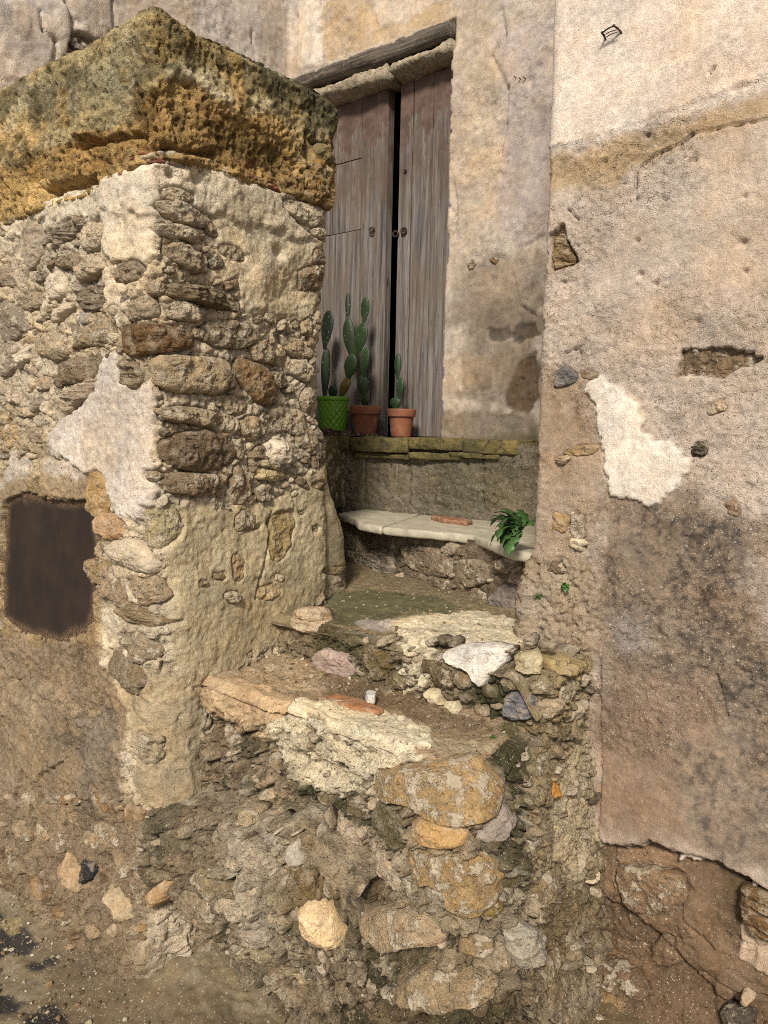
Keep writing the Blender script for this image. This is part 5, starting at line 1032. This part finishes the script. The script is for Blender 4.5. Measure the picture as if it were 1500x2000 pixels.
def torus(name, c, n, R, r, mat, parent, U=20, Vn=8, sq=1.0):
    n = Vector(n).normalized(); a = n.orthogonal().normalized(); a = Vector((0, 0, 1)) if abs(n.z) < .5 else a; a = (a - n*a.dot(n)).normalized(); bb = n.cross(a); V = []
    for i in range(U):
        th = 2*math.pi*i/U; d = a*math.cos(th) + bb*math.sin(th)*sq
        for j in range(Vn):
            ph = 2*math.pi*j/Vn; V.append(Vector(c) + d*(R + r*math.cos(ph)) + n*(r*math.sin(ph)))
    F = [(i*Vn + j, ((i+1) % U)*Vn + j, ((i+1) % U)*Vn + (j+1) % Vn, i*Vn + (j+1) % Vn) for i in range(U) for j in range(Vn)]
    return pyobj(name, V, F, mat, parent, smooth=True)
def tube(name, pts, rad, mat, parent=None, sides=7, color=None):
    pts = [Vector(p) for p in pts]; V = []; n = len(pts); rad = rad if isinstance(rad, (list, tuple)) else [rad]*n
    up = None
    for i, p in enumerate(pts):
        d = (pts[min(i+1, n-1)] - pts[max(i-1, 0)]).normalized()
        up = d.orthogonal().normalized() if up is None else (up - d*up.dot(d)).normalized(); w_ = d.cross(up)
        for j in range(sides): a = 2*math.pi*j/sides; V.append(p + (up*math.cos(a) + w_*math.sin(a))*rad[i])
    F = [(i*sides + j, i*sides + (j+1) % sides, (i+1)*sides + (j+1) % sides, (i+1)*sides + j) for i in range(n-1) for j in range(sides)]
    F += [tuple(range(sides-1, -1, -1)), tuple(range((n-1)*sides, n*sides))]
    return pyobj(name, V, F, mat, parent, color, smooth=True)
for leaf, x, y in ((LL, 727, 450), (RL, 773, 457), (RL, 789, 451)):
    p = on_plane(x, y, 1, DY - .008); o = torus('latch_ring', (p[0], DY - .010, p[2]), (.25, -1, 0), .0125, .0045, M['iron'], None); hang(o, leaf)
p = on_plane(792, 335, 1, DY); o = torus('latch_ring', (p[0], DY - .002, p[2]), (0, -1, 0), .006, .004, M['iron'], None); hang(o, RL)
# dark room behind the door
md, t, b = nt('dark_interior'); b.inputs['Base Color'].default_value = (.012, .011, .010, 1); b.inputs['Roughness'].default_value = 1
v = [(x, y, z) for z in (1.3, 3.6) for x, y in ((-3.0, 2.96), (-1.2, 2.96), (-1.2, 4.2), (-3.0, 4.2))]
pyobj('dark_room', v, [(0, 1, 2, 3), (7, 6, 5, 4), (1, 5, 6, 2), (2, 6, 7, 3), (3, 7, 4, 0)], md, HOUSE)
for x0, x1, z0, z1 in ((-3.0, xsL[0] - .0, 1.3, 3.6), (xr_[3], -1.2, 1.3, 3.6), (-3.0, -1.2, DT - .005, 3.6)):
    slab_box('door_frame', x0, x1, 2.925, 2.965, z0, z1, md, HOUSE)
# lintel: split old timber over pale lime-bedded stones
mb, t, b = nt('lintel_timber'); tc = nd(t, 'ShaderNodeTexCoord').outputs['Object']
g1 = noise(t, scaled(t, tc, (3, 60, 70)), 1.0, 6, .65, .6); g2 = noise(t, tc, 60, 4, .6)
c = mixc(t, mrange(t, g1, .36, .64, 0, 1), C(52, 45, 38), C(118, 104, 88)); c = mixc(t, mrange(t, g2, .55, .7, 0, .5), c, C(150, 134, 112)); lk(t, c, b.inputs['Base Color']); b.inputs['Roughness'].default_value = .9; bump(t, b, g1, 1.0, .008); M['timber'] = mb
def beam(name, x0, x1, y0, y1, zf, hf, mat, parent, seed, n=70, amp=.006, color=None):
    V = []; m = 16
    for i in range(n):
        x = x0 + (x1 - x0)*i/(n-1); z = zf(x); hh = hf(x)
        for j in range(m):
            a = 2*math.pi*j/m; cx, cz = math.cos(a), math.sin(a); k = (abs(cx)**3.5 + abs(cz)**3.5)**(-1/3.5)
            V.append((x, .5*(y0+y1) + k*cx*.5*(y1-y0), z + k*cz*.5*hh))
    V = np.array(V); d = fbm(V, 1.0, 3, seed, stretch=(7, 45, 45)) + .6*fbm(V, 45, 2, seed+1)
    V[:, 2] += amp*d; V[:, 1] -= amp*1.2*fbm(V, 1.0, 3, seed+3, stretch=(7, 50, 60))
    F = [(i*m + j, i*m + (j+1) % m, (i+1)*m + (j+1) % m, (i+1)*m + j) for i in range(n-1) for j in range(m)] + [tuple(range(m-1, -1, -1)), tuple(range((n-1)*m, n*m))]
    return pyobj(name, V, F, mat, parent, color, smooth=True)
lx = lambda x, y: on_plane(x, y, 1, 2.78)
pts_top = [lx(x, y) for x, y in ((610, 150), (650, 122), (700, 100), (760, 82), (820, 55), (878, 36))]; pts_bot = [lx(x, y) for x, y in ((610, 170), (650, 152), (700, 140), (760, 122), (820, 95), (878, 70))]
X_ = [p[0] for p in pts_top]; zt = [p[2] for p in pts_top]; zb = [np.interp(x, [q[0] for q in pts_bot], [q[2] for q in pts_bot]) for x in X_]
beam('lintel_beam', X_[0] - .15, lx(880, 50)[0], 2.765, 2.93, lambda x: .5*(np.interp(x, X_, zt) + np.interp(x, X_, zb)), lambda x: np.interp(x, X_, np.array(zt) - np.array(zb))*.9, M['timber'], HOUSE, 200, amp=.009)
for a, b_, c0, c1, d0, d1, sd in ((600, 755, 172, 122, 205, 152, 210), (764, 880, 118, 72, 150, 98, 212)):
    p0, p1, q0, q1 = lx(a, c0), lx(b_, c1), lx(a, d0), lx(b_, d1)
    beam('lintel_stone', p0[0], p1[0], 2.772, 2.95, lambda x: .5*(np.interp(x, (p0[0], p1[0]), (p0[2], p1[2])) + np.interp(x, (p0[0], p1[0]), (q0[2], q1[2]))), lambda x: (p0[2] - q0[2])*.85, M['stone'], HOUSE, sd, 60, .014, C(190, 172, 142))

# ================================================================== things on the threshold
def lathe(name, prof, c, mat, parent, n=40, color=None, fn=None):
    V = []; c = Vector(c)
    for i, (r, z) in enumerate(prof):
        for j in range(n):
            a = 2*math.pi*j/n; rr = r + (fn(a, z, i) if fn else 0); V.append((c.x + rr*math.cos(a), c.y + rr*math.sin(a), c.z + z))
    m = len(prof); F = [(i*n + j, i*n + (j+1) % n, (i+1)*n + (j+1) % n, (i+1)*n + j) for i in range(m-1) for j in range(n)]
    F += [tuple(range(n-1, -1, -1)), tuple(range((m-1)*n, m*n))]
    return pyobj(name, V, F, mat, parent, color, smooth=True)
mt, t, b = nt('terracotta'); tc = nd(t, 'ShaderNodeTexCoord').outputs['Object']; n1 = noise(t, tc, 24, 5, .6); n2 = noise(t, tc, 160, 3, .6)
c = mixc(t, mrange(t, n1, .35, .65, 0, 1), C(138, 80, 50), C(164, 102, 68)); c = mixc(t, mrange(t, n1, .6, .72, 0, .5), c, C(190, 158, 130)); c = mixc(t, mrange(t, n2, .6, .7, 0, .35), c, C(110, 64, 38)); lk(t, c, b.inputs['Base Color']); b.inputs['Roughness'].default_value = .85; bump(t, b, n2, .2, .001); M['terracotta'] = mt
mg, t, b = nt('green_plastic'); b.inputs['Base Color'].default_value = (*C(128, 186, 44), 1); b.inputs['Roughness'].default_value = .42; M['green'] = mg
msl, t, b = nt('potting_soil'); tc = nd(t, 'ShaderNodeTexCoord').outputs['Object']; n1 = noise(t, tc, 120, 4, .7); lk(t, mixc(t, n1, C(40, 32, 24), C(92, 76, 58)), b.inputs['Base Color']); bump(t, b, n1, 1, .006); M['soil'] = msl
mc, t, b = nt('cactus_skin'); tc = nd(t, 'ShaderNodeTexCoord').outputs['Object']; base = nd(t, 'ShaderNodeObjectInfo').outputs['Color']; n1 = noise(t, tc, 26, 4, .6); vo = voro(t, tc, 55)
dots = mrange(t, vo.outputs['Distance'], .10, .16, 1, 0); v_ = mrange(t, n1, .3, .7, .75, 1.25)
cc = nd(t, 'ShaderNodeVectorMath', operation='SCALE'); lk(t, base, cc.inputs[0]); lk(t, v_, cc.inputs['Scale']); c = mixc(t, mth(t, 'MULTIPLY', dots, .55), cc.outputs[0], C(176, 168, 120)); lk(t, c, b.inputs['Base Color']); b.inputs['Roughness'].default_value = .5; b.inputs['Specular IOR Level'].default_value = .35; bump(t, b, dots, .3, .002); M['cactus'] = mc
def pad(p0, p1, width, thick, face, parent, col, seed, low=.42):
    col = np.array(col)*.62
    # flattened, obovate joint growing from p0 to p1
    p0, p1 = Vector(p0), Vector(p1); ax = (p1 - p0); L = ax.length; ax.normalize(); fc = Vector(face); fc = (fc - ax*fc.dot(ax)).normalized(); sd_ = ax.cross(fc); r = random.Random(seed); V = []; n = 16; m = 18; ph = r.uniform(0, 6)
    for i in range(m + 1):
        u = .5 - .5*math.cos(math.pi*i/m); k0 = .60; wv = .26 + .74*math.sin(math.pi/2*u/k0)**1.3 if u < k0 else math.sqrt(max(0, 1 - ((u - k0)/(1 - k0))**2)); wv = max(wv, .02)
        bend = .03*L*math.sin(2*u + ph)
        for j in range(n):
            a = 2*math.pi*j/n; V.append(p0 + ax*(u*L) + fc*(bend + math.sin(a)*thick*.5*(wv**.8)) + sd_*(math.cos(a)*width*.5*wv*(1 + .03*math.sin(5*u + ph))))
    F = [(i*n + j, i*n + (j+1) % n, (i+1)*n + (j+1) % n, (i+1)*n + j) for i in range(m) for j in range(n)] + [tuple(range(n-1, -1, -1)), tuple(range(m*n, (m+1)*n))]
    return pyobj('pad', V, F, M['cactus'], parent, col, smooth=True)
PY = 2.735
def pp(x, y, Y=PY): return on_plane(x, y, 1, Y)
def clay_pot(x, label, rim_y, w_px, Y=PY):
    c = pp(x, 848, Y); d = (c - EYE)@FW; R = w_px/2*d/FOC*1.0; Hh = pp(x, rim_y, Y)[2] - Z4
    e = thing('potted_cactus', label, 'potted plant', (c[0], Y, Z4), 'cacti potted in terracotta on the threshold')
    prof = [(R*.66, 0), (R*.68, .003), (R*.74, Hh*.3), (R*.83, Hh*.70), (R*.84, Hh*.715), (R*.95, Hh*.72), (R*.965, Hh*.74), (R*.99, Hh*.96), (R*.985, Hh*.99), (R*.96, Hh), (R*.91, Hh*.995), (R*.89, Hh*.9), (R*.86, Hh*.82)]
    pt = lathe('pot', prof, (c[0], Y, Z4), M['terracotta'], e); lathe('soil', [(R*.865, Hh*.80), (R*.89, Hh*.885), (R*.5, Hh*.90), (.002, Hh*.905)], (c[0], Y, Z4), M['soil'], e, 24)
    return e
dk, md_, lt = C(40, 56, 34), C(58, 84, 50), C(72, 104, 62)
def w_m(px, Y=PY): return px*((np.array([0, Y, 0])[1])/ray(700, 700)[1])/FOC
def pads(e, lst, Y=PY):
    for (x0, y0, x1, y1, w_, th, fx, col, sd) in lst: pad(pp(x0, y0, Y + .0), pp(x1, y1, Y + .0), w_m(w_, Y), th, (fx, -1, .1), e, col, sd)
e1 = clay_pot(713, 'prickly pear with stacked pads in a terracotta pot beside the green pot', 793, 62)
pads(e1, [(713, 798, 713, 772, 20, .02, 0, md_, 1), (712, 776, 708, 732, 24, .016, .6, md_, 2), (710, 738, 715, 678, 28, .016, -.2, lt, 3)])
e2 = clay_pot(783, 'smallest prickly pear with three pads in a terracotta pot before the door gap', 799, 57, 2.735)
pads(e2, [(772, 802, 772, 776, 24, .02, .2, md_, 5), (777, 780, 784, 738, 20, .016, -.3, lt, 6), (777, 742, 777, 690, 15, .014, .3, md_, 7)], 2.735)
# green pot with a lattice of raised ribs
gc = pp(650, 832, 2.735); gR = w_m(33, 2.735); gH = pp(650, 775, 2.735)[2] - Z4
GP = thing('potted_cactus', 'tall prickly pear in a lime green lattice pot behind the slate pieces', 'potted plant', (gc[0], 2.735, Z4))
nprof = 46; prof = []
for i in range(nprof): u = i/(nprof-1); prof.append((gR*(.72 + .22*u) if u < .9 else gR*(1.0), gH*u))
prof[0] = (gR*.70, 0)
def lattice(a, z, i):
    if z > gH*.88 or z < gH*.06: return .0015
    k = 16; u1 = (a*k/(2*math.pi) + z/gH*5.0) % 1; u2 = (a*k/(2*math.pi) - z/gH*5.0) % 1
    return .0035*max(math.exp(-((u1 - .5)/.13)**2), math.exp(-((u2 - .5)/.13)**2))
lathe('pot', prof + [(gR*.94, gH), (gR*.92, gH*.9)], (gc[0], 2.735, Z4), M['green'], GP, 176, fn=lattice)
lathe('soil', [(gR*.90, gH*.86), (gR*.92, gH*.91), (gR*.4, gH*.93), (.002, gH*.935)], (gc[0], 2.735, Z4), M['soil'], GP, 24)
pads(GP, [(634, 782, 637, 678, 20, .016, .7, C(44, 62, 36), 11), (634, 682, 641, 606, 31, .016, .1, C(30, 44, 28), 12), (664, 778, 682, 736, 22, .022, .3, C(140, 122, 56), 13), (680, 742, 690, 690, 30, .02, .2, C(60, 84, 46), 14),
          (686, 700, 680, 622, 26, .016, .3, C(46, 66, 38), 15), (680, 628, 679, 572, 11, .014, .4, C(42, 60, 34), 16), (690, 700, 708, 638, 28, .02, -.2, C(78, 94, 44), 17), (702, 690, 710, 630, 30, .016, .1, C(56, 80, 44), 18), (710, 634, 714, 580, 19, .014, .2, C(54, 76, 42), 19), (648, 780, 652, 752, 22, .02, .2, C(56, 74, 52), 20)], 2.735)
# slate pieces under and beside the green pot
sl_col = C(92, 74, 58)
for i, (poly, z, th, lab) in enumerate((([(600, 2.60), (690, 2.585), (728, 2.60), (738, 2.625), (690, 2.655), (600, 2.66)], Z4 - .001, .013, 'long dark slate piece with a pointed end lying on the threshold'),
        ([(600, 2.60), (660, 2.59), (688, 2.61), (670, 2.65), (600, 2.655)], Z4 + .0115, .012, 'short dark slate piece lying on top of the pointed slate'),
        ([(600, 2.605), (640, 2.60), (652, 2.63), (600, 2.65)], Z4 + .0230, .009, 'topmost small slate scrap of the slates before the green pot'))):
    q = ccw([(pp(x, 848, Y)[0], Y) for x, Y in poly]); o = plank_stone('slate_shard', q, z, z + th, sl_col*(1 + .2*i), M['strata'], None, 220 + i, .0012, .008); tag(o, lab, 'slate')
M['tile'] = M['clean']
# ---- loose terracotta pieces
o = plank_stone('roof_tile_shard', ccw([(on_plane(x, 1000, 1, Y)[0], Y) for x, Y in ((842, 2.50), (866, 2.44), (912, 2.43), (924, 2.48), (905, 2.53), (856, 2.54))]), Z3 - .002, Z3 + .016, C(166, 112, 80), M['tile'], None, 231, .002, .006); tag(o, 'orange broken roof tile piece lying on the pale slab', 'tile shard')
s1p = lambda x, y: tuple(on_plane(x, y, 2, Z1 + .012)[:2])
o = plank_stone('roof_tile_shard', ccw([s1p(636, 1362), s1p(660, 1358), s1p(705, 1370), s1p(750, 1388), s1p(738, 1394), s1p(690, 1385), s1p(650, 1372)]), Z1 + .004, Z1 + .018, C(172, 118, 76), M['clean'], None, 233, .003, .008); tag(o, 'long orange tile sliver on the lowest tread', 'tile shard')

# ---- weeds
ml, t, b = nt('weed_leaf'); tc = nd(t, 'ShaderNodeTexCoord').outputs['Object']; base = nd(t, 'ShaderNodeObjectInfo').outputs['Color']; n1 = noise(t, tc, 60, 3, .6)
cc = nd(t, 'ShaderNodeVectorMath', operation='SCALE'); lk(t, base, cc.inputs[0]); lk(t, mrange(t, n1, .3, .7, .7, 1.3), cc.inputs['Scale']); lk(t, cc.outputs[0], b.inputs['Base Color']); b.inputs['Roughness'].default_value = .5; M['leaf'] = ml
def leaf(root, direc, L, Wd, droop, parent, col, seed, lobes=3.0):
    r = random.Random(seed); d = Vector(direc).normalized(); side = d.cross(Vector((0, 0, 1))); side = side.normalized() if side.length > .05 else Vector((1, 0, 0)); n = 16; V = []; p = Vector(root); ph = r.uniform(0, 6); tw = r.uniform(-.5, .5)
    for i in range(n + 1):
        u = i/n; w_ = Wd*(math.sin(math.pi*u**.75)**.8 if 0 < u < 1 else 0)*(1 + .38*math.sin(lobes*2*math.pi*u + ph)) + .0012*(1 - u)
        s2 = (side*math.cos(tw*u) + d.cross(side)*math.sin(tw*u)); nr = s2.cross(d)
        V += [p - s2*w_ + nr*w_*.25, p + nr*(-w_*.1), p + s2*w_ + nr*w_*.25]
        d = (d + Vector((0, 0, -droop/n))).normalized(); p = p + d*(L/n)
    F = [f for i in range(n) for f in ((i*3, i*3+1, i*3+4, i*3+3), (i*3+1, i*3+2, i*3+5, i*3+4))]
    o = pyobj('leaf', V, F, M['leaf'], parent, col, smooth=True); sm = o.modifiers.new('thick', 'SOLIDIFY'); sm.thickness = .0006; return o
wb = on_plane(1020, 1040, 1, 1.97)
WE = thing('leafy_weed', 'bushy green weed with long lobed leaves growing between the slab and the wall', 'weed', tuple(wb))
r = random.Random(5)
for i in range(44):
    a = r.uniform(1.9, 4.9); el = r.uniform(-.2, 1.25)
    root = Vector(wb) + Vector((r.uniform(-.03, .012), r.uniform(-.03, .02), r.uniform(-.01, .03)))
    leaf(root, (math.cos(a)*math.cos(el), math.sin(a)*math.cos(el)*.8, math.sin(el)), r.uniform(.045, .115), r.uniform(.008, .018), r.uniform(1.4, 3.4), WE, C(58, 92, 38)*r.uniform(.55, 1.2), 300 + i)
for i, (x, y, n_, sz, lab) in enumerate(((1100, 1142, 7, .018, 'larger of the small clover like sprouts in the plaster wall'), (1050, 1166, 5, .013, 'smaller clover like sprout low in the plaster wall'), (965, 1445, 6, .016, 'tiny sprout in the mossy corner of the first step'), (1300, 1062, 0, 0, ''))[:3]):
    q = on_plane(x, y, 1, 1.835 if i < 2 else 1.50); e = thing('small_sprout', lab, 'weed', tuple(q))
    for k in range(n_):
        a = r.uniform(0, 6.28); el = r.uniform(-.3, .8); leaf(Vector(q) + Vector((r.uniform(-.004, .004), .006, r.uniform(-.004, .004))), (math.cos(a)*.9, -.7, math.sin(a)), sz*r.uniform(.8, 1.3), sz*.34, 1.2, e, C(74, 122, 48)*r.uniform(.8, 1.25), 500 + i*9 + k, 1)

# ---- iron bits in the walls
wy = lambda x, y, d=0: Vector(on_plane(x, y, 1, 1.85 - d))
WB = thing('wire_bracket', 'small rusty wire loop bracket on the pale upper plaster wall', 'bracket', tuple(wy(1195, 66)))
A_, B_, C_, D_ = wy(1176, 64, .03), wy(1199, 50, .03), wy(1214, 64, .004), wy(1183, 78, .004)
for a, b_, rr in ((A_, B_, .0018), (B_, C_, .0022), (D_, A_, .0024), (wy(1180, 68, .026), wy(1205, 58, .024), .001), (wy(1184, 72, .02), wy(1208, 62, .018), .001)): tube('wire', [a, (a + b_)*.5 + Vector((0, 0, .0015)), b_], rr, M['iron'], WB, 6)
for q in (A_, B_, C_, D_): torus('knot', q, (1, -.4, .2), .0022, .0018, M['iron'], WB, 10, 6)
for q in (C_, D_): tube('wire', [q, q + Vector((0, .03, 0))], .0024, M['iron'], WB, 6)
for i, (x, y) in enumerate(((1010, 153), (1019, 156), (1027, 154))):
    p = Vector(on_plane(x, y, 1, 2.80)); o = tube('nail', [p + Vector((0, .05, 0)), p + Vector((-.006, -.014, .005))], .0018, M['iron'], None, 6); tag(o, 'thin iron nail sticking out of the wall right of the door', 'nail', 'nails beside the door')

# ---- rubble crumbs: gravel on the treads and on the ground
def gravel(name, n, seed, place, r0, r1, cols, label=None):
    rg = random.Random(seed); ico = []; ph = (1 + 5**.5)/2
    base = np.array([(-1, ph, 0), (1, ph, 0), (-1, -ph, 0), (1, -ph, 0), (0, -1, ph), (0, 1, ph), (0, -1, -ph), (0, 1, -ph), (ph, 0, -1), (ph, 0, 1), (-ph, 0, -1), (-ph, 0, 1)], float); base /= np.linalg.norm(base[0])
    fc = np.array([(0, 11, 5), (0, 5, 1), (0, 1, 7), (0, 7, 10), (0, 10, 11), (1, 5, 9), (5, 11, 4), (11, 10, 2), (10, 7, 6), (7, 1, 8), (3, 9, 4), (3, 4, 2), (3, 2, 6), (3, 6, 8), (3, 8, 9), (4, 9, 5), (2, 4, 11), (6, 2, 10), (8, 6, 7), (9, 8, 1)])
    Vs, Fs, Cs = [], [], []; nr = np.random.RandomState(seed); k = 0
    for i in range(n):
        p = place(rg)
        if p is None: continue
        s = r0*(r1/r0)**(rg.random()**2.2); v = base*(1 + nr.uniform(-.25, .25, (12, 1)))*s*np.array([nr.uniform(.7, 1.3), nr.uniform(.7, 1.3), nr.uniform(.5, .9)]); a = rg.uniform(0, 6.28); R = np.array([[math.cos(a), -math.sin(a), 0], [math.sin(a), math.cos(a), 0], [0, 0, 1]])
        Vs.append(v@R.T + np.array(p) + (0, 0, s*.25)); Fs.append(fc + 12*k); Cs.append(np.tile(np.array(rg.choice(cols))*rg.uniform(.75, 1.2), (12, 1))); k += 1
    o = obj(name, mesh_np(name, np.concatenate(Vs), np.concatenate(Fs), np.concatenate(Cs), smooth=False), M['mortar'], None); o['kind'] = 'stuff'
    if label: o['label'] = label; o['category'] = 'gravel'
    return o
def top_of(g, flat):
    nx_, ny_ = len(g.sv), len(g.zv)
    def f(x, y):
        i = int(np.clip(np.searchsorted(g.sv, x), 0, nx_-1)); j = int(np.clip(np.searchsorted(g.zv, y), 0, ny_-1)); return g.V[i, j, 2]
    return f
t1z, t2z, grz = top_of(G6, F1T), top_of(G8, F2T), top_of(G, GF)
gcol = [C(220, 206, 176), C(176, 152, 116), C(132, 108, 78), C(200, 180, 146), C(160, 130, 92)]
def pl1(rg): x = rg.uniform(-1.70, -.85); y = 1.62 - abs(rg.gauss(0, .07)); return (x, y, t1z(x, y)) if y > 1.36 else None
def pl1b(rg): x = rg.gauss(-1.52, .13); y = rg.uniform(1.38, 1.62); return (x, y, t1z(x, y)) if -1.7 < x < -.8 else None
def pl2(rg): x = rg.uniform(-1.68, -.82); y = rg.uniform(1.66, 2.2); return (x, y, t2z(x, y))
def plg(rg):
    x = rg.uniform(-2.9, -1.0); y = 1.10 - abs(rg.gauss(0, .22)); return (x, y, grz(x, y))
def plg2(rg):
    x = rg.uniform(-.85, -.2); y = rg.uniform(1.3, 1.78); return (x, y, grz(x, y))
gravel('tread_crumbs', 520, 1, lambda rg: pl1(rg) if rg.random() < .5 else pl1b(rg), .0016, .008, gcol, 'pale mortar crumbs scattered on the lowest tread')
gravel('tread_crumbs', 320, 2, pl2, .0015, .007, gcol, 'crumbs and grit on the mossy second tread')
gravel('ground_grit', 1800, 3, lambda rg: plg(rg) if rg.random() < .8 else plg2(rg), .0016, .010, gcol, 'grit and small pebbles at the foot of the walls')
# a pale pebble, a paper scrap, dry stalks
o = plank_stone('pebble', ccw([tuple(on_plane(x, y, 2, Z1 + .02)[:2]) for x, y in ((714, 1362), (722, 1358), (734, 1361), (732, 1370), (718, 1371))]), Z1 + .012, Z1 + .036, C(224, 214, 200), M['clean'], None, 241, .002, .004); tag(o, 'single pale pebble lying on the lowest tread', 'pebble')
sc = [tuple(on_plane(x, y, 2, .03)[:2]) for x, y in ((153, 1848), (166, 1843), (192, 1850), (188, 1858), (170, 1857), (155, 1853))]; mz = max(grz(*p) for p in sc)
mp, t, b = nt('paper_scrap'); b.inputs['Base Color'].default_value = (*C(206, 198, 184), 1); M['paper'] = mp
o = plank_stone('paper_scrap', ccw(sc), mz - .002, mz + .003, None, M['paper'], None, 243, .001, .006); tag(o, 'crumpled pale paper scrap on the alley ground', 'litter')
for i, (x0, y0, x1, y1, col, lab) in enumerate(((1095, 1985, 1152, 1945, C(200, 184, 150), 'pale dry reed stalk at the foot of the plastered wall'), (1120, 1962, 1140, 1995, C(176, 116, 60), 'short orange brown straw at the foot of the plastered wall'), (1080, 1995, 1098, 1965, C(110, 90, 60), 'thin brown twig at the foot of the plastered wall'))):
    a, b_ = on_plane(x0, y0, 1, 1.70), on_plane(x1, y1, 1, 1.76)
    for q in (a, b_): q[2] = max(q[2], grz(q[0], q[1]) + .002)
    a = np.array(a); b_ = np.array(b_); o = tube('dry_stalk', [a, (a + b_)/2 + (0, 0, .006), b_], [.003, .0035, .0015] if i == 0 else [.002, .002, .001], M['clean'], None, 6, col); tag(o, lab, 'stalk')

build_stones()
